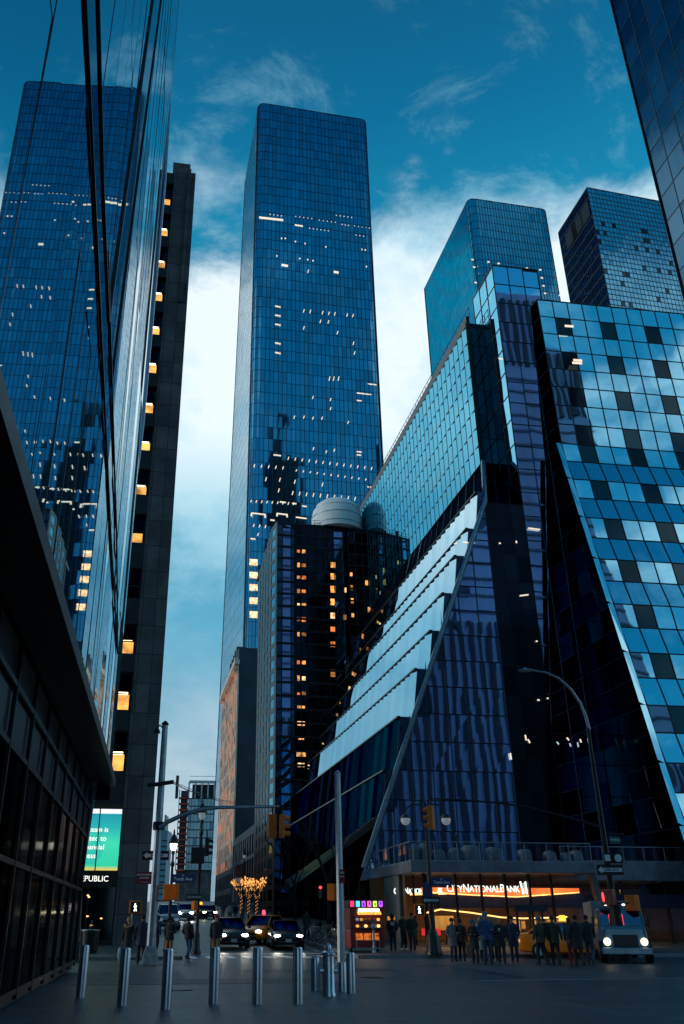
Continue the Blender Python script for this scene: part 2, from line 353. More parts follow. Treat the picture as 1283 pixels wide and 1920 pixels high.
pavement('pavement', CURB_R, 400, CURB_U, 420)
pavement('pavement', -400, CURB_L, CURB_U, 420)
pavement('pavement', -400, 400, -300, NEAR_U)
kb = MB()
def kerb(u0, w0, u1, w1):
    n = max(1, int(abs(u1 - u0) / 25))
    for i in range(n):
        p, q = UW(u0 + (u1 - u0) * i / n, w0 + (w1 - w0) * i / n), UW(u0 + (u1 - u0) * (i + 1) / n, w0 + (w1 - w0) * (i + 1) / n)
        p.z = gz(p.x, p.y) + .075; q.z = gz(q.x, q.y) + .075
        kb.bar(p, q, .18, .15)
kerb(CURB_U, CURB_R + .08, CURB_U, 300); kerb(CURB_U, -300, CURB_U, CURB_L - .08); kerb(CURB_U + .1, CURB_R + .08, 300, CURB_R + .08); kerb(CURB_U + .1, CURB_L - .08, 300, CURB_L - .08)
kerb(NEAR_U, -300, NEAR_U, 300)
tag(kb.build('kerb', M['kerb']), kind='structure')
# painted markings: zebra over the side street, worn bars over the avenue, stop and lane lines
cw = MB()
def mark(m, u0, u1, w0, w1, dz=.014):
    P = [UW(u0, w0), UW(u0, w1), UW(u1, w1), UW(u1, w0)]; m.quad(*[Vector((p.x, p.y, gz(p.x, p.y) + dz)) for p in P])
for i in range(9): mark(cw, 46.4, 49.4, CURB_L + .35 + i * .92, CURB_L + .80 + i * .92)
mark(cw, 51.0, 51.45, CURB_L + .2, CURB_R - .2)
tag(cw.build('crosswalk_marking', M['paint']), kind='structure')
cw = MB()
for i in range(20): mark(cw, 27.4 + i * .88, 27.85 + i * .88, -2.2, 1.8, .010)
for i in range(20): mark(cw, 27.4 + i * .88, 27.85 + i * .88, 12.5, 16.5, .010)
tag(cw.build('worn_crosswalk_marking', M['paint_worn']), kind='structure')
cw = MB()
for i in range(14): mark(cw, 53 + i * 9, 56 + i * 9, 6.45, 6.57)
mark(cw, 53, 300, CURB_R - .55, CURB_R - .42)
for w in range(-12, 14):
    for u in (32.4, 35.8, 39.2):
        if not (-6 < w * 8 < 18): mark(cw, u, u + .12, w * 8, w * 8 + 3)
tag(cw.build('lane_marking', M['paint']), kind='structure')

# patched and worn asphalt, iron covers
pt = MB()
for u0, u1, w0, w1 in ((28.2, 31.0, -1.0, 5.5), (34.2, 36.4, 4.0, 9.5), (39.5, 42.8, -8, -3.2), (37.0, 38.2, 11, 19), (30.0, 33.5, 12, 15)): mark(pt, u0, u1, w0, w1, .0075)
tag(pt.build('road_patch', pm('patched_asphalt', (.010, .022, .032), .5, var=.5, scale=2, bump=.004, bscale=50)), kind='structure')
M['iron'] = pm('cast_iron', (.03, .035, .04), .4, .7, var=.4, scale=8)
for k, (u, w) in enumerate(((24.2, 1.2), (30.8, 7.6), (41.0, 1.5))):
    p = UW(u, w); p.z = .145 if u < NEAR_U else .012
    m = MB(); m.lathe([(.36, 0), (.36, .012), (.33, .016)], p, 24)
    for i in range(-2, 3): m.bar(p + UP * .019 + A * (.1 * i) - S * .25, p + UP * .019 + A * (.1 * i) + S * .25, .035, .006)
    tag(m.build('manhole_cover', M['iron']), ('round iron cover set in the near pavement', 'round iron cover in the middle of the avenue', 'round iron cover near the far crossing')[k], 'manhole cover', 'iron covers')
# ------------------------------------------------------------------ curtain wall patch: jittered panes + mullion bars
def patch(G, B, p00, p10, p11, p01, nu, nv, jit=.006, mw=.08, md=.06, gm=None, vm=True, hm=True, hw=None, edge=True, saw=0, tiltb=0):
    p00, p10, p11, p01 = map(Vector, (p00, p10, p11, p01))
    n = (p10 - p00).cross(p01 - p00)
    if n.length < 1e-6: n = (p10 - p00).cross(p11 - p10)
    n.normalize()
    def P(s, t): return (p00 * (1 - s) + p10 * s) * (1 - t) + (p01 * (1 - s) + p11 * s) * t
    for j in range(nv):
        for i in range(nu):
            q = [P(i / nu, j / nv), P((i + 1) / nu, j / nv), P((i + 1) / nu, (j + 1) / nv), P(i / nu, (j + 1) / nv)]
            k = [rnd.uniform(-jit, jit) for _ in range(3)]; k.append(k[0] - k[1] + k[2])
            q = [a + n * d for a, d in zip(q, (k[0] + saw + tiltb, k[1] + tiltb, k[2], k[3] + saw))]
            G.quad(*q, m=gm(i, j) if gm else 0)
            if saw and B is not None and not vm: B.bar(q[0] + n * .015, q[3] + n * .015, .035, .03, up=n)
    if B is not None:
        if vm:
            for i in range(nu + 1):
                if not edge and i in (0, nu): continue
                B.bar(P(i / nu, 0) + n * md / 2, P(i / nu, 1) + n * md / 2, mw, md, up=n)
        if hm:
            for j in range(nv + 1): B.bar(P(0, j / nv) + n * md / 2 * .8, P(1, j / nv) + n * md / 2 * .8, hw or mw, md * .8, up=n)

# ------------------------------------------------------------------ tall tower (centre)
def round_rect(p0, p1, depth_dir, depth, r, n=5):
    # footprint: p0 -> p1 is the front edge; rounded corners
    p0, p1 = Vector((p0[0], p0[1], 0)), Vector((p1[0], p1[1], 0)); dd = Vector((depth_dir[0], depth_dir[1], 0)).normalized()
    cs = [p0, p1, p1 + dd * depth, p0 + dd * depth]; pts = []; tagv = []
    for i, c in enumerate(cs):
        a, b = (cs[i - 1] - c).normalized(), (cs[(i + 1) % 4] - c).normalized()
        s, e = c + a * r, c + b * r
        for k in range(n + 1):
            t = k / n; pts.append(s * (1 - t) ** 2 + c * 2 * t * (1 - t) + e * t * t); tagv.append(i)
    return pts
def glass_tower(root, pts, z0, z1, floors, cols, gmat, side_mat, mull, flare=None, r_n=5, mw=.17, md=.12, hw=.07):
    # walls between rounded corners are split into panes; flare(p, z) moves points outwards lower down
    n = len(pts); F = flare or (lambda p, z: p)
    # 'front' = segment from corner 0 end to corner 1 start
    segs = []
    for i in range(n): segs.append((i, (i + 1) % n))
    out = {}
    for (i, j) in segs:
        corner_i, corner_j = i // (r_n + 1), j // (r_n + 1)
        face = corner_i if corner_i != corner_j else 10 + corner_i
        G = out.setdefault(face, (MB(), MB()))
        if face < 10: nu = cols[face]
        else: nu = 1
        a, b = pts[i], pts[j]
        lo = lambda p: Vector((*F(p, z0).xy, z0)); hi = lambda p: Vector((*F(p, z1).xy, z1))
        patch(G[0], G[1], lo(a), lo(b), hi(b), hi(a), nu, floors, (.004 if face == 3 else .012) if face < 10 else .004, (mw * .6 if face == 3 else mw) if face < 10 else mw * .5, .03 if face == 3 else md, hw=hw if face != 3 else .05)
    names = {0: 'front_glass', 1: 'side_glass', 2: 'back_glass', 3: 'street_glass'}
    fr = MB()
    for f, (G, B) in out.items():
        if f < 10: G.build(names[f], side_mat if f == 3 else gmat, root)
        else: G.build('corner_glass', gmat, root)
        b0 = len(fr.v); fr.v += B.v; fr.f += [[k + b0 for k in x] for x in B.f]; fr.m += B.m
    fr.build('mullions', mull, root)
    rf = MB(); rf.prism([F(p, z1) for p in pts], z1 - .5, z1 + .2); rf.build('roof', M['steel_dark'], root)

TW = 252.0
tA = at(488, 192, TW); hT = tA.z
sB = slopes(687, 225); yB = (hT - CAMZ) / sB[1]; tB = Vector((sB[0] * yB, yB, 0))
tower = thing('glass_tower', 'tallest dark blue glass tower with rounded corners in the centre of the photo', 'skyscraper', (8, 275, 0))
ts = Vector((-.18, 1, 0)).normalized()
tpts = round_rect((tA.x - .6, tA.y), (tB.x + .4, tB.y), ts, 46, 3.0)
def tflare(p, z):                                           # the far street-side corner drifts outward lower down
    k = max(0, min(1, (p.y - TW) / 40)) * (hT - z) / hT
    return Vector((p.x - 3.6 * k * (1 if p.x < 0 else 0), p.y, p.z))
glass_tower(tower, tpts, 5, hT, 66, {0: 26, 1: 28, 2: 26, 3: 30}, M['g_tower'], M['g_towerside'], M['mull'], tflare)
M['lamp_w'] = glow('office_lamp', (1, .84, .66), .95)
M['lit_cream'] = glow('cream_office', (1, .62, .34), 1.3, .6, 1.2)
M['lamp_o'] = glow('warm_office', (1, .52, .16), 2.2, .5, .5)
def build_each(L, name, mat, root):                        # every lamp its own part; past a hundred the smallest become one
    L = sorted(L, key=lambda t: -t[0]); rest = MB()
    for i, (a, mb) in enumerate(L):
        if i < 100: mb.build(name, mat, root)
        else: rest.add(mb.v, mb.f)
    if rest.v: tag(rest.build(name, mat, root), kind='stuff')
# lit ceilings seen through the front glass: (px, py, length px, slant)
fdir = Vector((tB.x - tA.x, tB.y - tA.y, 0)).normalized(); fn = Vector((fdir.y, -fdir.x, 0))
def on_front(px, py, off=.12, p0=None, d=None):
    p0 = p0 or Vector((tA.x, tA.y, 0)); d = d or fdir
    a, b = slopes(px, py); Y = (p0.y - d.y / d.x * p0.x) / (1 - d.y / d.x * a)
    return Vector((a * Y, Y, CAMZ + b * Y)) + Vector((d.y, -d.x, 0)) * off
lm = []
def dash(px, py, dx, dy, w=.22, mb=None, fr=on_front):
    p, q = fr(px, py), fr(px + dx, py + dy); L = mb if mb is not None else lm; L.append(((q - p).length * w, MB())); L[-1][1].bar(p, q, .10, w, up=Vector((0, 0, 1)) if abs(dx) > abs(dy) else Vector((1, 0, 0)))
dash(486, 408, 45, 5, .9); dash(553, 422, 15, 2.4, .6)
for x, y, n, st in ((506, 402, 4, 7), (554, 406, 5, 7.5), (598, 413, 5, 7.5), (630, 404, 5, 7.2), (641, 421, 3, 6), (664, 424, 5, 7), (580, 428, 6, 7), (667, 441, 3, 7)):
    for i in range(n): dash(x + i * st, y + i * 1.0, 1.5, .2, .32)
for x, y in ((527, 447), (534, 447), (571, 457), (610, 463), (553, 453), (678, 468), (684, 469), (518, 480), (561, 485), (576, 487), (586, 489), (686, 500)): dash(x, y, 2.2, .3, .6)
dash(528, 497, 12, 2, 1.0); dash(626, 510, 9, 1.5, 1.0)
for y in (574, 591, 608, 643, 661): dash(516, y, 8, 1.6, .5); dash(524.5, y + 2, 1.5, .3, .8)
def tick(x, y, h=7): dash(x, y, 1.8, -h * .85, .28)
for x in (569, 581, 604, 616, 627, 650, 661): tick(x, 586 + (x - 569) * .1)
for x, y in ((600, 606), (615, 607), (569, 618), (632, 627), (662, 647), (664, 665), (577, 512)): tick(x, y)
for x in (617, 625, 634): tick(x, 714, 9)
for x, y in ((586, 748), (619, 752), (619, 769), (551, 785), (569, 785), (586, 787), (603, 787), (652, 795), (587, 844), (611, 850), (626, 847)): tick(x, y, 6)
for i in range(13): tick(540 + i * 13, 862 + i * 1.6, 6)
for i in range(11): tick(555 + i * 13, 884 + i * 1.7, 4)
for i in range(10): tick(548 + i * 13, 928 + i * 1.2, 8)
for x, y in ((498, 902), (524, 903), (552, 907), (604, 912), (522, 923)): tick(x, y, 8)
for i in range(5): tick(476 + i * 13.5, 876 + i * 1, 6)
for i in range(9): tick(470 + i * 10, 942 + i * .6, 5)
for x, y, l in ((513, 853, 14), (669, 737, 27), (690, 720, 16), (689, 913, 18), (669, 751, 9), (669, 847, 9), (669, 853, 8), (472, 962, 26), (520, 963, 18), (555, 970, 20), (525, 941, 11), (548, 944, 8), (567, 949, 8), (470, 1010, 9), (507, 975, 8)): dash(x, y, l, l * .12, .4)
dash(472, 962, -.6, 6, .5); dash(497, 965, .6, 6, .5); dash(520, 962, -.5, 6, .5); dash(538, 964, .6, 6, .5)
for x, y in ((475, 988), (486, 989), (497, 990), (483, 1005)): tick(x, y, 6)
build_each(lm, 'ceiling_light', M['lamp_w'], tower)
for y in (1054, 1078, 1101, 1126, 1152): 
    lw = MB(); p, q = on_front(468, y), on_front(483, y + 1.0); lw.bar(p, q, .1, 2.0); lw.build('lit_window', M['lit_cream'], tower)

# ------------------------------------------------------------------ right-hand towers
Y2 = 275.0
cA = at(884, 371, Y2); h2 = cA.z; sB2 = slopes(1027, 393); y2B = (h2 - CAMZ) / sB2[1]
tw2 = thing('glass_tower', 'blue glass tower with one rounded corner rising behind the stepped glass block', 'skyscraper', (70, 300, 0))
p2 = round_rect((cA.x - 1.2, cA.y), (sB2[0] * y2B, y2B), ts, 62, 3.0)
glass_tower(tw2, p2, 20, h2, 62, {0: 24, 1: 20, 2: 24, 3: 26}, M['g_tower2'], M['g_mid'], M['mull'])
d2 = (Vector((sB2[0] * y2B, y2B, 0)) - Vector((cA.x, cA.y, 0))).normalized(); o2 = Vector((cA.x, cA.y, 0))
lm = []
for x, y in ((884, 487), (887, 501), (890, 530), (914, 491), (933, 494), (986, 503), (1011, 506), (1014, 521), (1017, 536), (1020, 550), (1048, 554)):
    dash(x, y, 4, .5, .6, lm, lambda a, b: on_front(a, b, .15, o2, d2))
build_each(lm, 'ceiling_light', M['lamp_w'], tw2)

Y3 = 190.0
eA = at(1101, 352, Y3); h3 = eA.z; sB3 = slopes(1191, 369); y3 = (h3 - CAMZ) / sB3[1]; d3 = (Vector((sB3[0] * y3, y3, 0)) - Vector((eA.x, eA.y, 0))).normalized()
tw3 = thing('office_tower', 'square cornered teal office tower with rows of small dark windows, at the right edge', 'skyscraper', (105, 200, 0))
c0 = Vector((eA.x, eA.y, 0)); c1 = c0 + d3 * 46; sL = slopes(1047, 437); yL = (h3 - CAMZ) / sL[1]; cL = Vector((sL[0] * yL, yL, 0)); c2 = c1 + (cL - c0)
G, B, D = MB(), MB(), MB()
fl = 52
patch(G, B, c0 + UP * 10, c1 + UP * 10, c1 + UP * h3, c0 + UP * h3, 40, fl * 2, .006, .10, .05, hw=.25, gm=lambda i, j: 1 if (j % 2 == 0 and j < 98 and rnd.random() < .08) else 0)
G.build('front_glass', [M['g_mid'], M['g_dark']], tw3)
G2 = MB(); patch(G2, B, cL + UP * 10, c0 + UP * 10, c0 + UP * h3, cL + UP * h3, 18, fl, .008, .10, .08, hw=.5); G2.build('street_glass', M['g_darkblue'], tw3)
dn = Vector((d3.y, -d3.x, 0)); B.build('mullions', M['mull'], tw3)
sn = (c0 - cL).normalized(); nn = Vector((sn.y, -sn.x, 0))
for y0, k in ((.18, .05), (.38, .12), (.60, .10)): 
    p = cL + sn * ((c0 - cL).length * y0); LV = MB(); LV.box(p + sn * 3.5 + UP * (h3 - 7) + nn * .1, (6.5, .12, 5.5), sn, nn); LV.build('louvre', M['black'], tw3)
rf = MB(); rf.prism([cL, c0, c1, c2], h3 - .4, h3 + .3); rf.build('roof', M['steel_dark'], tw3)

# near tower whose corner cuts the top right of the photo
tw4 = thing('glass_tower', 'dark glass tower corner cutting the top right corner of the photo', 'skyscraper', (62, 110, 0))
bk = Vector((.556 * 95, 95, 0)); e = bk - S * 17; f = e + A * 15; H4 = 228; G, B = MB(), MB()
patch(G, B, e + UP * 50, f + UP * 50, f + UP * H4, e + UP * H4, 4, 40, .006, .12, .06); G.build('front_glass', M['g_darkblue'], tw4)
G = MB(); patch(G, B, bk + UP * 50, e + UP * 50, e + UP * H4, bk + UP * H4, 5, 40, .006, .12, .05); G.build('street_glass', M['g_darkblue'], tw4)
g4 = bk + A * 15; G = MB(); patch(G, B, g4 + UP * 50, bk + UP * 50, bk + UP * H4, g4 + UP * H4, 5, 40, .006, .5, .1, hw=.9); G.build('back_wall', M['stone2'], tw4)
cr4 = MB(); cr4.prism([bk + A * 1, bk + A * 5, bk + A * 5 - S * 8, bk + A * 1 - S * 8], H4, H4 + 22); cr4.prism([bk + A * 1, bk + A * 7, bk + A * 7 - S * 8, bk + A * 1 - S * 8], H4 + 22, H4 + 27); cr4.build('crown_block', M['stone2'], tw4)
B.build('mullions', M['mull'], tw4); rf = MB(); rf.prism([e, f, f + S * 17, bk], H4 - .4, H4 + .3); rf.build('roof', M['steel_dark'], tw4)

# ------------------------------------------------------------------ the pleated glass block on the right
Y0, MA = 65.0, .165
A5 = Vector((1, MA, 0)).normalized(); S5 = Vector((-MA, 1, 0)).normalized()
def PF(a, z, off=0): 
    y = (Y0 + off) / (1 - MA * a); return Vector((a * y, y, z))
blk = thing('pleated_glass_block', 'pleated teal glass office block with slanted corner above the bank', 'office building', (20, 80, 0))
zB = 5.6; B0 = PF(.0785, zB); zK = 33.4; K0 = PF(.2405, zK)
Yc = (Y0 + 4.5) / (1 - MA * .2434); C0 = Vector((.2434 * Yc, Yc, zrow(868, Yc))); zT = CAMZ + .7423 * Yc
Gt, Bm, Bl = MB(), MB(), MB()
# upper street face
far = C0 + S5 * 55
Bu = MB(); patch(Gt, Bu, far, C0, Vector((C0.x, C0.y, zT)), Vector((far.x, far.y, zT)), 40, 8, .002, .03, .20, saw=.19, vm=False)
Bu.build('face_mullions', pm('teal_frame', (.03, .11, .14), .4, .3, var=.1), blk)
o = Gt.build('upper_street_glass', M['g_up'], blk)
pr = MB(); pr.bar(Vector((far.x, far.y, zT + .5)), Vector((C0.x, C0.y, zT + .5)), .3, 1.0)
pr.bar(Vector((C0.x, C0.y, C0.z)), Vector((C0.x, C0.y, zT + 1)), .35, .35, up=A5)
pr.build('parapet', M['mull'], blk)
rl = MB()
for i in range(56):
    p = far + (C0 - far) * (i / 55) + A5 * .3; p.z = zT + 1; rl.bar(p, p + UP * 1.3, .05)
for h in (.6, 1.3):
    p, q = far + A5 * .3, C0 + A5 * .3; p.z = q.z = zT + 1 + h; rl.bar(p, q, .05)
rl.build('roof_railing', M['steel_dark'], blk)
# avenue face left of the dark strip: a tall triangle against the slanted corner
Gb = MB(); rows = 15; zs = [zB - 2.5 + (zK + .6 - (zB - 2.5)) * i / rows for i in range(rows + 1)]
R0 = PF(.2405, 0); xr = R0.x
def xl(z): t = min(1, max(-.15, (z - zB) / (zK - zB))); return B0.x + (K0.x - B0.x) * t
def FP(x, z, off=0): return Vector((x, Y0 + off + MA * x, z))
cols = [xr - 1.52 * i for i in range(12)]
for j in range(rows):
    a, b = zs[j], zs[j + 1]
    for i in range(len(cols)):
        x1 = cols[i]; x0 = cols[i] - 1.52
        la, lb = xl(a), xl(b)
        if x1 <= la: break
        q = [FP(max(x0, la), a), FP(x1, a), FP(x1, b) if x1 > lb else None, FP(max(x0, lb), b) if x1 > lb else None]
        q = [p for p in q if p]
        if len(q) == 2: q.append(FP(min(x1, lb), b) if x1 > la else FP(x1, b)); 
        k_ = [rnd.uniform(-.0015, .0015) for _ in q]; Gb.quad(*[p + Vector((.0, d_, 0)) for p, d_ in zip(q, k_)])
    Bm.bar(FP(max(xl(a), xl(b)) - .2, b, -.04), FP(xr, b, -.04), .06, .06)
for x in cols:
    zt = zB + (x - B0.x) / (K0.x - B0.x) * (zK - zB)
    if x > B0.x: Bm.bar(FP(x, zs[0], -.04), FP(x, min(zK + .6, zt), -.04), .06, .06, up=A5)
Gb.build('corner_glass', M['g_blue'], blk)
cc_ = MB(); base = B0 + (B0 - K0) * .03
cc_.tube([base - Vector((0, .5, 0)), B0 + (K0 - B0) * .5 - Vector((0, .35, 0)), K0 - Vector((0, .3, 0)), C0 - Vector((0, .3, 0))], .22, 8)
cc_.build('corner_column', M['galv'], blk, True)
# dark strip, recessed above the crease; dark tint stands for a mirrored dark building
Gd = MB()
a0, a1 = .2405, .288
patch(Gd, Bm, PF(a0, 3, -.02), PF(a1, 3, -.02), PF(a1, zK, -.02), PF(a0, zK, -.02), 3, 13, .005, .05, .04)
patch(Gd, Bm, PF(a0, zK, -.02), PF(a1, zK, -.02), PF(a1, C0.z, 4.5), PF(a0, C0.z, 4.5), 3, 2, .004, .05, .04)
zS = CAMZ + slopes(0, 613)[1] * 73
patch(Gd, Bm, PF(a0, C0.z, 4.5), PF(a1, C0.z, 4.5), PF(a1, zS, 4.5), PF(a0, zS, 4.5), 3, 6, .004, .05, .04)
# shaft
b1 = .352; zH = CAMZ + .8494 * (Y0 / (1 - MA * .2837)); Gs = MB()
shaft_bl = PF(a1, 3)
patch(Gs, Bm, PF(a1, 3), PF(b1, 3), PF(b1, zH), PF(a1, zH), 3, 25, .003, .07, .05)
Gs.build('shaft_front_glass', M['g_blue'], blk)
Gq = MB(); q0 = PF(a1, zK - 4); back = lambda z: Vector((q0.x, q0.y, z)) + S5 * 5.5
patch(Gq, Bm, back(zK - 4), q0, Vector((q0.x, q0.y, zH)), back(zH), 3, 12, .005, .07, .05)
Gq.build('shaft_side_glass', M['g_teal'], blk)
rf = MB(); e1 = PF(b1, 0); rf.prism([q0, e1, e1 + S5 * 5.5, q0 + S5 * 5.5], zH - .3, zH + .15); 
rf.prism([PF(a0, 0, 4.6), PF(a1, 0, 4.6), PF(a1, 0, 30), PF(a0, 0, 30)], zS - .3, zS + .1)
# right block
Yk = 63.3 / (1 - MA * .3488); K2 = Vector((.3488 * Yk, Yk, CAMZ + .5544 * Yk))
Yt = Yk + 1.0; T2 = Vector((.3456 * Yt, Yt, CAMZ + .7868 * Yt)); dR = Vector((1, .15, 0)).normalized()
WR = 44; nu = 29
Gr = MB(); dk = lambda i, j: 1 if (j % 2 == 0 and i % 3 == 1) else 0
patch(Gr, Bm, K2, K2 + dR * WR, T2 + dR * WR, T2, nu, 8, .004, .07, .05, gm=dk)
# pleated slope below: each storey steps out, upper pane tilted, lower pane near vertical
z = K2.z; p = K2.copy(); prof = [p.copy()]
while z > 4:
    prof.append(prof[-1] - UP * 1.9 - S5 * .30); prof.append(prof[-1] - UP * 2.1 - S5 * .72); z = prof[-1].z
for k in range(len(prof) - 1):
    a, b = prof[k + 1], prof[k]
    patch(Gr, Bm, a, a + dR * WR, b + dR * WR, b, nu, 1, .004, .07, .05, gm=(lambda i, j, k=k: 1 if (k % 2 == 0 and i % 3 == (1 if k % 4 == 0 else 1)) else 0))
Gr.build('right_block_glass', [M['g_teal'], M['g_dark']], blk)
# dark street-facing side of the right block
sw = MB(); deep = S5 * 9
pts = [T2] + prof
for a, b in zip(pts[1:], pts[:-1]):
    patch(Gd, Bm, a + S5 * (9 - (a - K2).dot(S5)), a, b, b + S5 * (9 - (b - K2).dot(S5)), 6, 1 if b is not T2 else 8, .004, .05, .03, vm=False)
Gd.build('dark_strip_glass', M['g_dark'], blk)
rf.prism([T2, T2 + dR * WR, T2 + dR * WR + S5 * 40, T2 + S5 * 40], T2.z - .3, T2.z + .1)
rf.prism([C0, C0 + A5 * 60, C0 + A5 * 60 + S5 * 55, far], zT - .3, zT); rf.build('roof', M['steel_dark'], blk)
# sawtooth glass slivers along the slanted edge
Sv = MB()
for k in range(0, len(prof) - 2, 2):
    a, b, c = prof[k], prof[k + 1], prof[k + 2]
    Sv.quad(c - A5 * .06, c - S5 * .02 - A5 * .55 + UP * .2, a - A5 * .5 - S5 * .02, a - A5 * .06)
Sv.build('edge_glass', M['g_teal'], blk)
# stepped street-side slope
ys = [1525, 1447, 1346, 1255, 1182, 1110, 1038, 985]
zl = [zrow(y, 66.8) for y in ys] + [zK + 1.0]
LEN = 46
def sw0(z): return FP(xl(z), z)
for k in range(len(zl) - 1):
    za, zb_ = zl[k], zl[k + 1]; a = sw0(za); a2 = sw0(za + (zb_ - za) * .35)
    top = Vector((a2.x, a2.y, zb_)) ; f0 = a + S5 * LEN; f1 = top + S5 * LEN
    if k == 0: f0.z = za - 3.0
    G = MB(); patch(G, Bm if k > 1 else Bl, f0, a, top, f1, 34, 1, .006, .035, .012, saw=.17)
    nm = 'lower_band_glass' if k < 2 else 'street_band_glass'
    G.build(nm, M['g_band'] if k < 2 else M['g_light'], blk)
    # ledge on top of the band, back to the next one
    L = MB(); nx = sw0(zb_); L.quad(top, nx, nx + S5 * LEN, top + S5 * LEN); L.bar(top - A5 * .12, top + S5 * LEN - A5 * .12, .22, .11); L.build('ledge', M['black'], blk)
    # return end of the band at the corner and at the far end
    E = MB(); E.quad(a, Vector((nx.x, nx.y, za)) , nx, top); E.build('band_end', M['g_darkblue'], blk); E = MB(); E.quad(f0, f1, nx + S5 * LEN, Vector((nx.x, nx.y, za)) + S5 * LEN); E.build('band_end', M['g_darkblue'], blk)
# dark soffit between the slope and the upper face
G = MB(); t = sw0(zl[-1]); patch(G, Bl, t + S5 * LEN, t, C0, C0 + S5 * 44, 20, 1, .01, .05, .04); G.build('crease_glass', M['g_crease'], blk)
# underside canopy strip along the street
a = sw0(zl[0]); so_ = MB(); f0 = a + S5 * LEN - UP * 3.0; inn = A5 * 2.6
so_.quad(a, f0, f0 + inn * .12 - UP * .95, a + inn * .04 - UP * .5); so_.quad(f0 + inn * .12 - UP * .95, a + inn * .04 - UP * .5, a + inn * 1.6 - UP * .4, f0 + inn * 1.6 - UP * .9)
so_.build('soffit', mirror_glass('canopy_edge', (.22, .36, .44), .25, .02, .5, (1, 1, 1), .1), blk)
lb = MB(); w0 = a + inn * 1.2; 
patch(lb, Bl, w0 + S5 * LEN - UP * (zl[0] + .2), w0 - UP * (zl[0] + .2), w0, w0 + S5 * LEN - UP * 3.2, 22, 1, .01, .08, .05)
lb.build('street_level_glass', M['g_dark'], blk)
Bm.build('mullions', M['mull'], blk); Bl.build('band_mullions', M['mull'], blk)
# scattered lamps seen inside
lm = []
def addl(p, q, w, h):
    b = MB(); b.bar(p, q, w, h); lm.append(((q - p).length * h, b))
def onp(px, py, off=-.12):
    a, b = slopes(px, py); y = (Y0 + off) / (1 - MA * a); return Vector((a * y, y, CAMZ + b * y))
for x, y, dx, dy in ((985, 1378, 2, 10), (990, 1386, 4, 7), (957, 1412, 2, 12), (1063, 1383, 4, 5), (1088, 1386, 2, 6), (1103, 1384, 1.5, 9), (1157, 1363, 4, 16), (975, 1117, 16, -2), (936, 1018, 3, 1), (968, 1014, 1, 4), (935, 672, 8, 1.5), (991, 990, 22, 3), (1005, 1202, 3, .5), (1008, 1312, 4, 1), (1026, 1309, 2.5, .5), (852, 1020, 5, -2), (868, 1016, 10, 1.5), (884, 1018, 6, 0)):
    p, q = onp(x, y, -.9 if x > 1055 else -.15), onp(x + dx, y + dy, -.9 if x > 1055 else -.15); addl(p, q, .07, .09)
def onr(px, py):
    a, b = slopes(px, py); t = K2.y - .15 * K2.x + .3; y = t / (1 - .15 * a); return Vector((a * y, y - .25, CAMZ + b * y))
for x, y, dx in ((1058, 614, 16), (1072, 683, 18), (1074, 678, 16), (1122, 845, 8), (1132, 846, 8)):
    addl(onr(x, y), onr(x + dx, y + 1), .06, .22)
build_each(lm, 'ceiling_light', M['lamp_w'], blk)

# ------------------------------------------------------------------ office tower behind the viewer, seen mirrored in the glass
bt = thing('office_tower', 'striped office tower across the avenue, seen only as a reflection in the glass block', 'skyscraper', (60, -30, 0))
m1, m2, m3 = MB(), MB(), MB(); o = Vector((18, -22, 0)); dx = Vector((.96, .1584, 0)).normalized(); dn_ = Vector((-dx.y, dx.x, 0)); WB, HB = 76, 132
m1.prism([o, o + dx * WB, o + dx * WB - dn_ * 30, o - dn_ * 30], 0, HB); m1.build('wall', pm('blue_facade', (.26, .38, .64), .5, var=.35, scale=.08, stretch=(1, 1, .3)), bt)
for i in range(40):
    for (z0, z1) in ((6, 52), (112, 130)): m2.box(o + dx * (WB * (i + .5) / 40) + dn_ * .25 + UP * (z0 + z1) / 2, (WB / 40 * .45, .5, z1 - z0), dx, dn_)
m2.build('fins', pm('dark_fins', (.012, .02, .05), .6, var=.2), bt)
fb_ = pm('floor_band', (.05, .08, .16), .5, var=.3)
for j in range(17): m3 = MB(); m3.box(o + dx * WB / 2 + dn_ * .1 + UP * (54 + j * 3.4), (WB, .3, .5), dx, dn_); m3.build('floor_band', fb_, bt)
# ------------------------------------------------------------------ near glass building on the left
gl = thing('mirror_glass_building', 'near building of tall mirror glass with slanted dark seams, filling the left edge', 'office building', (-5, 25, 0))
Q = Vector((-6.95, 35, 0)); dL = Vector((-.139, .990, 0)).normalized(); nL = Vector((dL.y, -dL.x, 0))
def onL(px, py, off=0):
    a, b = slopes(px, py); q = Q + nL * off; y = (q.x - dL.x / dL.y * q.y) / (a - dL.x / dL.y); return Vector((a * y, y, CAMZ + b * y))
def LP(t, z, off=0): return Q - dL * t + UP * z + nL * off      # t metres from the corner towards the viewer
zb0 = 6.3
edge = [(0.0, 130), (0.0, 60), (0.0, 46), (0.0, 37), (0.0, 22), (.35, 12), (.8, zb0)]
G, B = MB(), MB()
tcol = [0, .8, 2.3, 3.8, 5.3, 6.8, 8.3, 9.8, 11.3, 12.8, 14.3, 15.8, 17.3, 18.8, 20.3, 21.8, 23.3, 24.8, 27.8, 30.8, 33.8]
zr = [zb0, 12, 22, 37, 54, 72, 90, 110, 130]
for j in range(len(zr) - 1):
    for i in range(len(tcol) - 1):
        k = [rnd.uniform(-.010, .010) for _ in range(3)]; k.append(k[0] - k[1] + k[2])
        G.quad(LP(tcol[i + 1], zr[j], k[0]), LP(tcol[i], zr[j], k[1]), LP(tcol[i], zr[j + 1], k[2]), LP(tcol[i + 1], zr[j + 1], k[3]))
G.build('wall_glass', M['g_left'], gl)
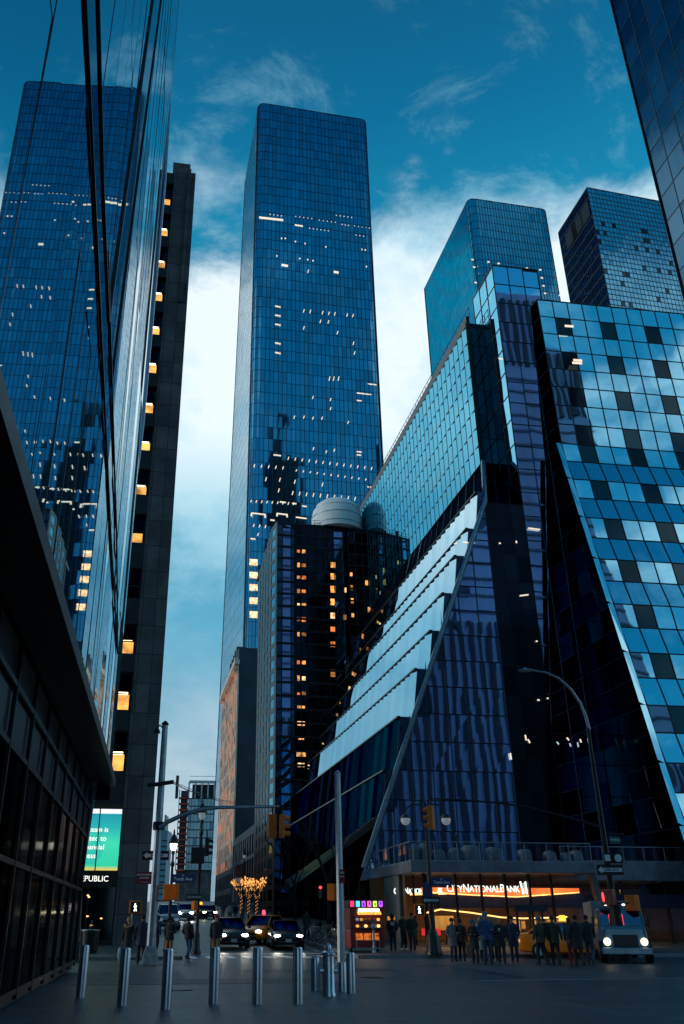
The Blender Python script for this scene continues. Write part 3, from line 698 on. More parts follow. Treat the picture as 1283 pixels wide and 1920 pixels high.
for t in tcol: B.bar(LP(t, zb0, .0), LP(t, 130, .0), .03, .012, up=nL)
B.build('mullions', M['mull'], gl)
def seam(pts, w, off=.03):
    m = MB(); p = [onL(x, y, off) for x, y in pts]
    p = [p[0] + (p[0] - p[1]) * .6] + p
    for a, b in zip(p[:-1], p[1:]): m.bar(a, b, w, .05, up=nL)
    return m
s1 = [(160.6, 0), (177.5, 360), (194.7, 720), (207.6, 1000), (221, 1225)]; s2_ = [(185, 0), (194.4, 360), (204.8, 603)]
s3 = [(288, 0), (237.5, 360), (205, 603)]; s4 = [(303, 0), (256, 360), (210, 720)]; s5 = [(210, 720), (219, 1012), (221, 1225)]
for s_, w in ((s1, .07), (s2_, .07), (s3, .10), (s4, .10), (s5, .05)): seam(s_, w).build('seam', M['black'], gl)
for X, Y_ in ((s1, s2_), (s3, s4)):
    f = MB()
    for k in range(2): f.quad(onL(*X[k], .015), onL(*Y_[k], .015), onL(*Y_[k + 1], .015), onL(*X[k + 1], .015))
    f.build('fold_glass', mirror_glass('fold_glass', (.42, .52, .56), .02, .01, .2, (1, 1, .3), .03), gl)
# folded corner return and its pale edge trim
r = MB(); cpts = []
for y, x in ((0, 325.5), (200, 319), (340, 310), (800, 268), (1000, 243), (1200, 220), (1440, 183), (1500, 172), (1650, 150), (1806, 143)):
    a, b = slopes(x, y); cpts.append(Vector((a * 35, 35, CAMZ + b * 35)))
cpts = [cpts[0] + UP * 80] + cpts
for a, b in zip(cpts[:-1], cpts[1:]):
    if a.z > zb0 - .5: r.quad(b, Vector((Q.x, Q.y + .02, b.z)), Vector((Q.x, Q.y + .02, a.z)), a); r.quad(a, a + Vector((-3.2, 9, 0)), b + Vector((-3.2, 9, 0)), b)
r.build('corner_glass', M['g_darkblue'], gl)
t_ = MB()
for a, b in zip(cpts[1:-1], cpts[2:]): t_.bar(a, b, .10 if a.z > 9 else .2, .12, up=Vector((0, 1, 0)))
t_.build('corner_trim', M['silver'], gl)
lo = MB(); c = cpts[-1]
pl = Vector((c.x - .12, Q.y - .1, 0)); 
lo.prism([pl, pl - dL * 34 , pl - dL * 34 - A * 14, pl - A * 14], .1, zb0 - .1); lo.build('lobby_wall', M['stone2'], gl)
lo = MB(); patch(lo, None, pl - dL * 34 + nL * .05 + UP * .3, pl + nL * .05 + UP * .3, pl + nL * .05 + UP * 4.4, pl - dL * 34 + nL * .05 + UP * 4.4, 14, 1, .004); lo.build('lobby_glass', M['g_dark'], gl); lo = MB()
for k in range(15): lo.bar(pl - dL * (34 * k / 14) + nL * .07 + UP * .2, pl - dL * (34 * k / 14) + nL * .07 + UP * (zb0 - .2), .09, .08, up=nL)
for z_ in (.35, 2.6, 4.4, 5.4): lo.bar(pl + nL * .07 + UP * z_, pl - dL * 34 + nL * .07 + UP * z_, .10, .06, up=nL)
lo.build('lobby_frame', M['steel_dark'], gl)
sf = MB(); sf.quad(LP(0, zb0), LP(33.8, zb0), LP(33.8, zb0, -2.5), LP(0, zb0, -2.5)); 
sf.bar(LP(0, zb0, .02), LP(33.8, zb0, .02), .35, .3); sf.build('soffit', M['steel_dark'], gl)
bx = MB(); p = [LP(0, 0, -.3), LP(33.8, 0, -.3), LP(33.8, 0, -20), LP(0, 0, -20)]; bx.prism(p, zb0 + .2, 130); bx.build('core', M['stone2'], gl)

# ------------------------------------------------------------------ stone office building with the lit storefront
st = thing('stone_office_building', 'dark stone office building with amber lit windows beside the mirror glass', 'office building', (-15, 60, 0))
YS = 56.3; E0 = Vector((-.1500 * YS, YS, 0)); zTop = zrow(325, YS); nS = -S
def SP(x, z, off=0): return E0 - A * x + UP * z - S * off       # x metres left of the corner
PW = 1.8
w = MB(); w.prism([SP(PW, 0), SP(0, 0), SP(0, 0) + S * 26, SP(PW, 0) + S * 26], 0, zTop); w.prism([SP(2.0, 0, -.6), SP(.5, 0, -.6), SP(.5, 0, -20), SP(2.0, 0, -20)], zTop, zTop + 1.6)
w.bar(SP(.55, zTop - 14, .08), SP(.55, zTop + .3, .08), .3, .16, up=nS); w.build('corner_pier', M['stone'], st)
flo = [(345, 385), (402, 443), (463, 503), (520, 565), (585, 628), (650, 700), (725, 775), (800, 845), (880, 928), (965, 1018), (1066, 1122), (1170, 1226), (1260, 1332), (1370, 1447)]
lit = [.5, .8, .9, .6, .9, 1, .9, .6, .4, .3, 0, .7, .9, 1]
wall = MB(); zs_ = [(zrow(b, YS), zrow(t, YS)) for t, b in flo]
BW = [(PW, 2.7), (PW + 3.5, 2.7), (PW + 7, 2.7)]
prev = zTop
segs = []
for lo_, hi_ in zs_: segs.append((hi_, prev)); prev = lo_
scr_top, scr_bot = zrow(1517, YS), zrow(1632, YS); segs.append((scr_top + .25, prev))
for a, b in segs: wall.box(SP(PW + 8, (a + b) / 2, -.55), (16, .5, b - a), A, S)
wall.box(SP(PW + 8, (scr_bot - .05 + zrow(1662, YS)) / 2, -.5), (16, .5, scr_bot - .05 - zrow(1662, YS)), A, S)
for x, wd_ in BW: wall.box(SP(x + wd_ + .4, zTop / 2, -.40), (.8, .55, zTop), A, S)
wall.build('spandrel_wall', M['stone2'], st)
bk_ = MB(); bk_.prism([SP(PW, 0, -3), SP(18, 0, -3), SP(18, 0, -26), SP(PW, 0, -26)], 0, zTop - .2); bk_.build('inner_wall', pm('dim_interior', (.05, .045, .04), .8), st)
M['amber'] = glow('amber_room', (1, .46, .10), 1.0, .7, .9)
M['tube'] = glow('lamp_tube', (1, .80, .45), 6)
wg = mirror_glass('office_window_glass', (.10, .16, .22), .04, .01, .4, (1, 1, 1), .3)
for i, (lo_, hi_) in enumerate(zs_):
    for k, (x, wd_) in enumerate(BW):
        h = hi_ - lo_
        fr = MB(); cx = x + wd_ / 2
        for xx in (x + .06, x + wd_ * .62, x + wd_ - .06): fr.box(SP(xx, (lo_ + hi_) / 2, -.62), (.09, .1, h), A, S)
        for zz in (lo_ + .05, lo_ + h * .45, hi_ - .05): fr.box(SP(cx, zz, -.63), (wd_, .08, .08), A, S)
        f = fr.build('window', M['black'], st)
        pn = MB(); pn.quad(SP(x + wd_, lo_, -.7), SP(x, lo_, -.7), SP(x, hi_, -.68), SP(x + wd_, hi_, -.68)); pn.build('pane', wg, f)
        L = lit[i] if k == 0 else rnd.choice((0, .8, 1))
        if L:
            lp = MB(); lp.box(SP(cx + .1, lo_ + h * (.20 if i < 11 else .23), -.66), (wd_ * .92, .03, h * (.36 if i < 11 else .42)), A, S); lp.build('lit_ceiling', M['amber'], f)
            if i not in (0, 9):
                lp = MB(); lp.box(SP(cx + .1, lo_ + h * (.41 if i < 11 else .46), -.65), (wd_ * .85, .03, .07 * h * L), A, S); lp.build('lamp', M['tube'], f)
        if i in (0, 4, 5) and k == 0:
            lp = MB(); lp.blob(SP(x + 1.2, lo_ + h * .36, -.66), (.34, .06, .34), 14, 8); lp.build('globe_lamp', M['tube'] if i == 0 else M['amber'], f)
# lit display screen above the storefront
scr = MB(); sx0, sx1 = PW + .06, PW + 4.2
def screen_mat():
    m, n, l, b = new_mat('display_screen'); t = n.new('ShaderNodeTexCoord'); sp = n.new('ShaderNodeSeparateXYZ'); l.new(t.outputs['Generated'], sp.inputs[0])
    nz = n.new('ShaderNodeTexNoise'); nz.inputs['Scale'].default_value = 1.6; l.new(t.outputs['Generated'], nz.inputs['Vector'])
    ad = n.new('ShaderNodeMath'); ad.operation = 'MULTIPLY_ADD'; ad.inputs[1].default_value = .35; ad.inputs[2].default_value = -.175; l.new(nz.outputs['Fac'], ad.inputs[0])
    st_ = n.new('ShaderNodeValToRGB'); ramp_of(st_, [(0, (.85, .55, .08)), (.072, (.03, .60, .36)), (.45, (.05, .66, .42)), (.70, (.02, .42, .42)), (.92, (.015, .30, .38)), (.925, (.9, .9, 1)), (1, (.9, .9, 1))], 'LINEAR')
    l.new(sp.outputs['Z'], st_.inputs[0]); mx = n.new('ShaderNodeMixRGB'); mx.inputs[2].default_value = (.02, .35, .42, 1)
    mr = n.new('ShaderNodeMapRange'); mr.inputs['From Min'].default_value = .5; mr.inputs['From Max'].default_value = .52; mr.inputs['To Max'].default_value = .4; l.new(nz.outputs['Fac'], mr.inputs['Value'])
    cut = n.new('ShaderNodeMath'); cut.operation = 'LESS_THAN'; cut.inputs[1].default_value = .9; l.new(sp.outputs['Z'], cut.inputs[0]); c2_ = n.new('ShaderNodeMath'); c2_.operation = 'GREATER_THAN'; c2_.inputs[1].default_value = .09; l.new(sp.outputs['Z'], c2_.inputs[0])
    m1_ = n.new('ShaderNodeMath'); m1_.operation = 'MULTIPLY'; l.new(mr.outputs[0], m1_.inputs[0]); l.new(cut.outputs[0], m1_.inputs[1]); m2_ = n.new('ShaderNodeMath'); m2_.operation = 'MULTIPLY'; l.new(m1_.outputs[0], m2_.inputs[0]); l.new(c2_.outputs[0], m2_.inputs[1])
    l.new(m2_.outputs[0], mx.inputs[0]); l.new(st_.outputs[0], mx.inputs[1]); l.new(mx.outputs[0], b.inputs['Emission Color']); b.inputs['Emission Strength'].default_value = 1.0; b.inputs['Base Color'].default_value = (.02, .02, .02, 1); return m
scr.box(SP((sx0 + sx1) / 2, (scr_top + scr_bot) / 2, -.45), (sx1 - sx0, .06, scr_top - scr_bot), A, S)
sc = scr.build('display_screen', screen_mat(), st)
bar_ = MB(); bar_.bar(SP(PW + 1.35, scr_bot - .1, -.40), SP(PW + 1.35, scr_top + .1, -.40), .07, .05, up=nS); bar_.build('screen_mullion', M['black'], sc)
M['white_glow'] = glow('white_lettering', (1, .97, .88), 1.3, dark=(.5, .5, .5))
hh = scr_top - scr_bot
for k, (ln, x0, z0) in enumerate((('Our team is', .62, .62), ('committed to', .66, .475), ('your financial', .78, .335), ('success', 1.62, .195))):
    x_right = {0: 204, 1: 200, 2: 196, 3: 180}[k]
    pr_ = (az(x_right, 1567 + 17 * k) - E0.x / E0.y) * YS; xr_ = -pr_
    text_obj('lettering', ln, .40, M['white_glow'], sc, frame(SP(xr_, scr_bot + hh * z0, -.405) - Vector(st.location), A, UP), .004, 'RIGHT', 0)
fs = MB(); ztx = zrow(1654, YS); fs.box(SP(PW + 2.2, (scr_bot - .06 + zrow(1662, YS)) / 2, -.2), (4.3, .12, scr_bot - .1 - zrow(1662, YS)), A, S); fa = fs.build('fascia', M['black'], st)
x_r = -(az(205, 1650) - E0.x / E0.y) * YS
text_obj('lettering', 'REPUBLIC', .43, M['white_glow'], fa, frame(SP(x_r, zrow(1653, YS), -.125) - Vector(st.location), A, UP), .015, 'RIGHT', 0)
sg = MB(); zf = .3; patch(sg, None, SP(PW + 9, zf, -.7), SP(PW, zf, -.7), SP(PW, zrow(1663, YS), -.7), SP(PW + 9, zrow(1663, YS), -.7), 5, 1, .003); sg.build('storefront_glass', M['g_dark'], st)
sm = MB()
for x in (.05, 1.6, 3.2, 4.8): sm.box(SP(PW + x, 1.7, -.62), (.09, .1, 3.3), A, S)
sm.box(SP(PW + 3, .35, -.6), (6.4, .14, .5), A, S); sm.build('storefront_frame', M['black'], st)
for x, y in ((165, 1679), (167, 1682), (164, 1718), (190, 1722), (171, 1735)):
    lp = MB(); a_, b_ = slopes(x, y); lp.blob(Vector((a_ * (YS - .3), YS - .3 , CAMZ + b_ * YS)), (.07, .03, .04)); lp.build('shop_lamp', M['lamp_o'], st)

# ------------------------------------------------------------------ dark apartment building with amber windows
db = thing('dark_glass_building', 'black glass building with a column of amber lit windows behind the slanted block', 'office building', (4, 120, 0))
YD = 113.0; D0 = Vector((-.0205 * YD, YD, 0)); xw = (.1025 + .0205) * YD * 1.02; zD = zrow(981, YD)
def DP(x, z, off=0): return D0 + A5 * x + UP * z - S5 * off
def dx_(px, py=1200): return (az(px, py) - D0.x / D0.y) * YD * 1.0
nf = 29; z0_ = zD - nf * 1.72; G, B = MB(), MB()
colx = [0] + [dx_(p) for p in (529, 546, 553, 566, 579, 596, 612, 620, 632, 651)]
for i in range(10):
    kind_ = {0: 1, 1: 2, 2: 1, 3: 3, 4: 3, 5: 0, 6: 0, 7: 3, 8: 0, 9: 2}[i]
    patch(G, B, DP(colx[i], z0_), DP(colx[i + 1], z0_), DP(colx[i + 1], zD), DP(colx[i], zD), 1, nf, .006, .10, .10, gm=lambda a, b, k=kind_: (k if not (k == 2 and b < 12 and i == 9) else 0), hw=.30)
xw0 = dx_(653); patch(G, B, DP(xw0 + .6, z0_, -.0), DP(xw, z0_), DP(xw, zD - .6), DP(xw0 + .6, zD - .6), 4, nf, .006, .10, .08, gm=lambda a, b: rnd.choice((0, 0, 1, 2, 4)), hw=.25)
patch(G, B, DP(xw, z0_), DP(xw, z0_) + S5 * 12, DP(xw, zD - .6) + S5 * 12, DP(xw, zD - .6), 5, nf, .006, .1, .05)
G.quad(DP(colx[-1], z0_), DP(xw0 + .6, z0_), DP(xw0 + .6, zD), DP(colx[-1], zD))
G.build('front_glass', [M['g_dark'], M['g_darkblue'], M['g_blue'], M['g_dark'], mirror_glass('dim_warm_pane', (.14, .10, .08), .08, .02, .3, (1, 1, .5), .5)], db)
G = MB(); ls = 15; 
for k in range(5):                                          # sawtooth bays along the street
    a = D0 + S5 * (ls * k / 5) - A5 * (.0 * k); b = D0 + S5 * (ls * (k + 1) / 5); zt = zD - (.0 if k < 1 else .4 * k)
    a2 = b + A5 * .0 - A5 * .35; 
    patch(G, B, a2 + UP * z0_, a + UP * z0_, a + UP * zt, a2 + UP * zt, 1, nf, .006, 1.0, .05, hw=.55)
    patch(G, B, b + UP * z0_, a2 + UP * z0_, a2 + UP * zt, b + UP * zt, 1, nf, .004, .1, .05)
G.build('street_glass', M['g_slit'], db); B.build('ledges', M['mull'], db)
M['amber_wins'] = [glow('amber_window', c_, s_, .9, 2.2, (1, 1, .7), dark=(.02, .008, .004)) for c_, s_ in (((1, .34, .07), 1.3), ((1, .45, .14), .8), ((1, .26, .05), .7), ((1, .55, .24), 1.5), ((1, .40, .10), .35))]
M['amber_win'] = glow('amber_window', (1, .40, .10), 1.5, .8, 1.6, dark=(.02, .008, .004))
for y in (1031, 1057, 1080, 1106, 1132, 1159, 1187, 1240, 1270, 1300, 1325, 1355, 1382, 1412, 1433):
    for pxs in ((556, 575),) if y > 1300 else ((557, 564), (566, 575)):
        l_ = MB(); xa, xb = dx_(pxs[0], y), dx_(pxs[1], y); z_ = zrow(y, YD); l_.box(DP((xa + xb) / 2, z_, .03), ((xb - xa) * rnd.uniform(.55, 1), .03, rnd.uniform(.4, .7)), A5, S5); l_.build('lit_window', rnd.choice(M['amber_wins']), db)
for y in (1053, 1074, 1099, 1123, 1149, 1175, 1203, 1258):
    l_ = MB(); xa, xb = dx_(622, y), dx_(631, y); l_.box(DP((xa + xb) / 2, zrow(y, YD), .03), (xb - xa, .03, rnd.uniform(.6, 1.0)), A5, S5); l_.build('lit_window', rnd.choice(M['amber_wins']), db)
for x, y in ((650, 1099), (650, 1151), (662, 1070), (663, 1094), (664, 1119), (665, 1145), (692, 1083), (697, 1134)):
    l_ = MB(); xa = dx_(x, y); l_.box(DP(xa, zrow(y, YD), .04), (.35, .03, .7), A5, S5); l_.build('lit_window', rnd.choice(M['amber_wins']), db)
rf = MB(); rf.prism([DP(0, 0), DP(xw, 0), DP(xw, 0) + S5 * 22, DP(0, 0) + S5 * 22], zD - .7, zD - .1)
rf.box(DP(dx_(560), zD + .5, -.5) , (.5, .5, 1.2)); rf.box(DP(dx_(617, 990), zD + .4, -1), (1.6, 1.2, .9)); rf.build('roof', M['steel_dark'], db)
rl = MB()
for i in range(14): p = DP(xw * i / 13, zD, -.2); rl.bar(p - UP * .3, p + UP * .9, .05)
for h in (.5, .9): rl.bar(DP(0, zD + h, -.2), DP(xw, zD + h, -.2), .05)
rl.bar(DP(dx_(648, 1010), zD - 2.6, .2), DP(dx_(668, 985), zD + .4, .2), .1); rl.build('roof_railing', M['steel_dark'], db)
tk = MB(); prof = [(3.9, 0), (3.9, .6), (3.85, 2.0), (3.6, 3.2), (3.1, 4.1), (2.3, 4.7), (1.2, 5.0), (.01, 5.05)]
c = at(632, 986, 117); tk.lathe([(r_ * .96, z_ * 1.02) for r_, z_ in prof], (c.x, c.y, c.z - 1.2), 28)
tko = tk.build('rooftop_dome', pm('white_membrane', (.88, .92, .94), .5, var=.12, scale=.8), None, True, world=True)
rb = MB()
for z_ in (.7, 2.1, 3.4): 
    rr = 3.72 if z_ < 1 else (3.68 if z_ < 3 else 3.36); rb.tube([Vector((c.x + rr * 1.01 * math.cos(2 * math.pi * i / 28), c.y + rr * 1.01 * math.sin(2 * math.pi * i / 28), c.z - 1.2 + z_)) for i in range(29)], .05, 4, cap=False)
rb.build('seam_ring', M['mull_light'], tko)
tag(tko, 'white rounded dome standing on the roof of the black glass building', 'dome')

# ------------------------------------------------------------------ pale terracotta building along the street
br = thing('terracotta_building', 'pale terracotta loft building with amber windows and a blank dark end wall', 'building', (-10, 185, 0))
YB = 170.0; b0 = Vector((-.0628 * YB, YB, 0)); zB_ = zrow(1243, YB); lenB = 33
def BP(u, z, off=0): return b0 + S5 * u + UP * z - A5 * off
G, B = MB(), MB(); zg = 9.4
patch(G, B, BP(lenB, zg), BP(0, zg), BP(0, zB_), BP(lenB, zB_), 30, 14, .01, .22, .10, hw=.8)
G.build('window_wall', M['warm_pane'], br)  # even glow of the panes stands in for warm light on this face
for k in range(13):
    B.bar(BP(lenB * k / 12, zg, .06), BP(lenB * k / 12, zB_ - 2, .06), .7 if k % 3 == 0 else .3, .3, up=-A5)
B.build('piers', M['stone_pale'], br)
c = MB(); c.bar(BP(-.3, zB_ + .2, .35), BP(lenB + .3, zB_ + .2, .35), 1.0, .9)
for k in range(24): c.box(BP(lenB * (k + .5) / 24, zB_ - .6, .35), (.7, .5, .8), A5, S5)
for k in range(8): c.box(BP(lenB * (k + .5) / 8, zB_ + 1.0, .2), (.9, 1.4, .9), A5, S5)
c.build('cornice', M['stone_pale'], br)
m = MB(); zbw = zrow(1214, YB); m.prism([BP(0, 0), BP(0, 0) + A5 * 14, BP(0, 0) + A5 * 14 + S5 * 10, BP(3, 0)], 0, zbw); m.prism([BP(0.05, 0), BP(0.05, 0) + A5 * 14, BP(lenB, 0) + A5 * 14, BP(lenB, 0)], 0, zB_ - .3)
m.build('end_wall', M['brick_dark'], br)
G, B = MB(), MB(); patch(G, B, BP(lenB, 3, .1), BP(0, 3, .1), BP(0, zg, .1), BP(lenB, zg, .1), 12, 2, .01, .6, .2, hw=.9); G.build('base_windows', M['g_dark'], br); B.build('base_piers', M['stone'], br)
bh = thing('loft_building', 'dark gabled loft building rising just behind the terracotta building', 'building', (-14, 215, 0))
m = MB(); q = Vector((-.0640 * 205, 205, 0)); m.prism([q, q + A5 * 14, q + A5 * 14 + S5 * 22, q + S5 * 22], 0, zrow(1222, 205)); 
for k in range(5): m.box(q + S5 * (3 + 4 * k) + UP * (zrow(1222, 205) + .7) + A5 * 1, (2.2, 1.6, 2.4), A5, S5)
m.build('wall', pm('dark_loft_wall', (.07, .085, .11), .7, var=.4, scale=.3), bh)

# ------------------------------------------------------------------ far end of the street
fw = thing('unfinished_tower', 'pale glass tower under construction with red scaffold strip, at the street end', 'building', (-36, 350, 0))
YF = 340.0; f0_ = at(354, 1492, YF); f1_ = at(405, 1492, YF); zf_ = zrow(1497, YF)
G, B = MB(), MB(); a_, b_ = Vector((f0_.x, YF, 0)), Vector((f1_.x + 4, YF + 1, 0))
zlo = zrow(1632, YF)
patch(G, B, a_ + UP * zlo, b_ + UP * zlo, b_ + UP * zf_, a_ + UP * zf_, 12, 9, .02, .10, .1, hw=.35, gm=lambda i, j: 1 if rnd.random() < .22 else 0)
G.build('glass', [pm('pale_glazing', (.70, .88, .95), .2, .1, var=.3, scale=.15), pm('blue_glazing', (.22, .48, .60), .15, .2, var=.3, scale=.2)], fw); B.build('mullions', M['mull'], fw)  # pale diffuse colour carries the bright sky this glass would mirror
m = MB(); p0_ = at(337, 1500, YF); a0_ = Vector((p0_.x, YF + .5, 0))
m.prism([a0_, b_ + Vector((0, .4, 0)), b_ + Vector((0, 22, 0)), a0_ + Vector((0, 22, 0))], 0, zlo + .2); m.prism([a_ + Vector((0, .4, 0)), b_ + Vector((0, .4, 0)), b_ + Vector((0, 22, 0)), a_ + Vector((0, 22, 0))], 0, zf_)
m.build('core', M['stone'], fw)
m = MB(); zt_ = zrow(1466, YF)
for i in range(7): x = a_ + (b_ - a_) * (i / 6); m.bar(x + UP * zf_, x + UP * zt_, .5)
m.bar(a_ + UP * zt_, b_ + UP * zt_, .8, 1.0); m.bar(a_ + UP * (zt_ + 2), b_ + UP * (zt_ + 2), .15); m.build('open_frame', pm('pale_steel', (.55, .6, .65), .5), fw)
m = MB(); m.prism([a_ + Vector((1, 2, 0)), b_ + Vector((0, 2, 0)), b_ + Vector((0, 16, 0)), a_ + Vector((1, 16, 0))], zf_, zt_ - .6); m.build('plant_room', M['steel_dark'], fw)
sc_ = MB(); ds = MB()
for j in range(13):
    z_ = zlo + (zf_ - zlo) * j / 12.0; sc_.box(Vector(((a0_.x + a_.x) / 2, YF - .2, z_)), (a_.x - a0_.x, 2.4, .55))
    ds.box(Vector(((a0_.x + a_.x) / 2, YF + .9, z_ + 1.6)), (a_.x - a0_.x - .6, .3, 2.4))
ds.build('scaffold_bay', M['black'], fw); sc_.build('scaffold_deck', pm('red_scaffold', (.40, .06, .03), .6, var=.5, scale=.5), fw)
sc_ = MB()
for x in (a0_.x, a_.x - .2): sc_.bar(Vector((x, YF - 1.4, zlo)), Vector((x, YF - 1.4, zf_ + 3)), .25)
sc_.bar(Vector((a0_.x - 1, YF - 1.4, zt_ - 6)), Vector((a0_.x - 1, YF - 1.4, zt_ + 2)), 1.0); sc_.build('hoist_mast', M['steel_dark'], fw)
tl = thing('slab_tower', 'small distant blue slab tower low on the skyline left of the signal pole', 'building', (-85, 600, 0))
m = MB(); p = at(303, 1560, 560); q = at(315, 1560, 560); m.prism([(p.x, 560), (q.x, 560), (q.x, 580), (p.x, 580)], 0, zrow(1557, 560)); m.prism([(p.x + 1, 562), (q.x - 2, 562), (q.x - 2, 575), (p.x + 1, 575)], 0, zrow(1527, 560)); m.build('wall', pm('slab_blue', (.07, .20, .28), .5, var=.2, scale=.02), tl)
for j in range(10): fb = MB(); fb.box(Vector(((p.x + q.x) / 2, 559.8, zrow(1557, 560) * (.3 + .065 * j))), (q.x - p.x, .3, .6)); fb.build('floor_band', M['mull'], tl)
# low buildings along the left of the street
def low_building(u0, u1, z, mat, label, wfront=CURB_L - 3.2, depth=24, top=()):
    b = thing('low_building', label, 'building', tuple(UW((u0 + u1) / 2, wfront - depth / 2)), 0, 'low buildings on the left of the side street')
    m = MB(); P = [UW(u0, wfront), UW(u1, wfront), UW(u1, wfront - depth), UW(u0, wfront - depth)]; m.prism(P[::-1], -.2, z)
    for (u, w_, s_, h_) in top: m.box(UW(u, wfront - w_) + UP * (z + h_ / 2), (s_, s_, h_), A, S)
    m.build('wall', mat, b)
    G = MB(); Bq = MB(); nn_ = max(3, int((u1 - u0) / 3)); fl_ = max(2, int(z / 3.4))
    for j in range(fl_):
        for i in range(nn_):
            if j == 0: continue
            c_ = UW(u0 + (u1 - u0) * (i + .5) / nn_, wfront + .03) + UP * (gz(*UW((u0 + u1) / 2, wfront).xy) + 3.4 * j + 1.6)
            if c_.z + 1 < z: G.quad(c_ - S * .6 - UP * .9, c_ + S * .6 - UP * .9, c_ + S * .6 + UP * .9, c_ - S * .6 + UP * .9, m=1 if rnd.random() < .25 else 0)
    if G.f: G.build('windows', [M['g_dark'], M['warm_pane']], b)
    sf = MB(); zz = gz(*UW((u0 + u1) / 2, wfront).xy); patch(sf, Bq, UW(u0, wfront + .05) + UP * (gz(*UW(u0, wfront).xy) + .2), UW(u1, wfront + .05) + UP * (gz(*UW(u1, wfront).xy) + .2), UW(u1, wfront + .05) + UP * (zz + 3.6), UW(u0, wfront + .05) + UP * (zz + 3.6), nn_, 1, .01, .14, .1)
    sf.build('shop_glass', M['g_dark'], b); Bq.build('shop_frame', M['black'], b)
    return b
low_building(83, 104, 10.2, M['stone'], 'dark low building with rooftop stacks just past the stone office building', top=((86, 1.0, .5, 3.0), (90, 1.5, .4, 2.0), (94, 1.2, .4, 2.6), (88, 3, 1.6, 1.2), (98, 1.0, .35, 2.2)))
low_building(106, 150, 12.5, M['brick_dark'], 'brown low brick building in the middle of the left street side')
low_building(152, 215, 17, pm('grey_block', (.10, .12, .14), .8, var=.3, scale=.3), 'grey low building farthest along the left street side')
low_building(222, 300, 20, M['stone'], 'dark low block closing the far left of the street', wfront=CURB_L - 2)
# podium between the dark building and the terracotta building at street level
pdm = thing('brick_annex', 'dark brick annex at street level between the black glass and terracotta buildings', 'building', (2, 150, 0))
m = MB(); p = D0 + S5 * 16 + A5 * .5; m.prism([p, p + A5 * 14, p + A5 * 14 + S5 * 36, p + S5 * 36], 0, 14); m.build('wall', M['brick_dark'], pdm)
G, B = MB(), MB(); patch(G, B, p + S5 * 36 - A5 * .05 + UP * 3.5, p - A5 * .05 + UP * 3.5, p - A5 * .05 + UP * 13, p + S5 * 36 - A5 * .05 + UP * 13, 12, 3, .01, .5, .1); G.build('windows', M['g_dark'], pdm); B.build('window_piers', M['brick_dark'], pdm)

# ------------------------------------------------------------------ bank podium with terrace
bk = thing('bank_podium', 'low bank branch with glowing interior and a glass railed terrace, under the glass block', 'bank', (12, 58, 0))
F0 = Vector((.123 * 55, 55, 0)); Aw = A5; Sw = Vector((-.138, 1, 0)).normalized(); nF = Vector((Aw.y, -Aw.x, 0))
def KP(x, z, off=0): return F0 + Aw * x + UP * z + nF * off
zs0, zs1, zr_ = 4.07, 4.72, 5.72; XE = 11.3
m = MB(); foot = [KP(0, 0), KP(XE, 0), KP(XE, 0, -11), KP(0, 0) + Sw * 13]; m.prism(foot, zs0, zs1); m.prism([KP(XE - 1, 0, -2.2), KP(34, 0, -2.2), KP(34, 0, -11), KP(XE - 1, 0, -11)], zs0 - .3, zs1 + .2)
m.build('terrace_slab', pm('zinc_fascia', (.17, .20, .25), .45, .3, var=.35, scale=1.2), bk, bevel=.04)
p1_, p2_, p3_, p4_ = KP(.1, 0, -.1), KP(XE - .1, 0, -.1), KP(.1, 0) + Sw * 12.8, KP(34, 0, -2.3)
for a, b in ((p1_, p2_), (p3_, p1_), (KP(XE - 1, 0, -2.3), p4_)):
    n_ = max(3, int((b - a).length / 1.35)); po = MB()
    for i in range(n_ + 1): p = a + (b - a) * (i / n_); po.bar(p + UP * zs1, p + UP * zr_, .05, .04)
    po.bar(a + UP * zr_, b + UP * zr_, .07, .05); r_ = po.build('railing', M['galv'], bk)
    g_ = MB(); g_.quad(a + UP * (zs1 + .05), b + UP * (zs1 + .05), b + UP * (zr_ - .05), a + UP * (zr_ - .05)); g_.build('railing_glass', clear_glass('rail_glass', (.70, .80, .86), .10), r_)
# ground floor glazing
M['shop_glass'] = clear_glass('shop_glass', (.85, .9, .95), .05)
xg = 1.9; ch0 = KP(xg, 0, -.9); ch1 = KP(.25, 0, 0) + Sw * 3.4
g_ = MB(); g_.quad(ch0 + UP * .2, KP(XE, .2, -.9), KP(XE, zs0, -.9), ch0 + UP * zs0); g_.build('shop_window', M['shop_glass'], bk)
g_ = MB(); g_.quad(ch1 + UP * .2, ch0 + UP * .2, ch0 + UP * zs0, ch1 + UP * zs0); g_.build('shop_window', M['shop_glass'], bk)
g_ = MB(); g_.quad(KP(XE, .2, -3), KP(34, .2, -3), KP(34, zs0, -3), KP(XE, zs0, -3)); g_.build('shop_window', M['shop_glass'], bk)
M['bronze'] = pm('bronze_frame', (.03, .03, .028), .35, .6)
def gpost(p, w_): q = MB(); q.bar(p + UP * .2, p + UP * (zs0 - .02), w_, w_, up=nF); q.build('glazing_post', M['bronze'], bk)
for px in (805, 866, 914, 960, 1006, 1048): gpost(KP((az(px, 1700) - F0.x / F0.y) * 56.2 / (1 - .165 * az(px, 1700)), 0, -.85), .13)
for t in (.35, .68, 1): gpost(ch0 + (ch1 - ch0) * t, .12)
for x in (XE + 3, XE + 6, XE + 9, XE + 12, XE + 15): gpost(KP(x, 0, -2.95), .14)
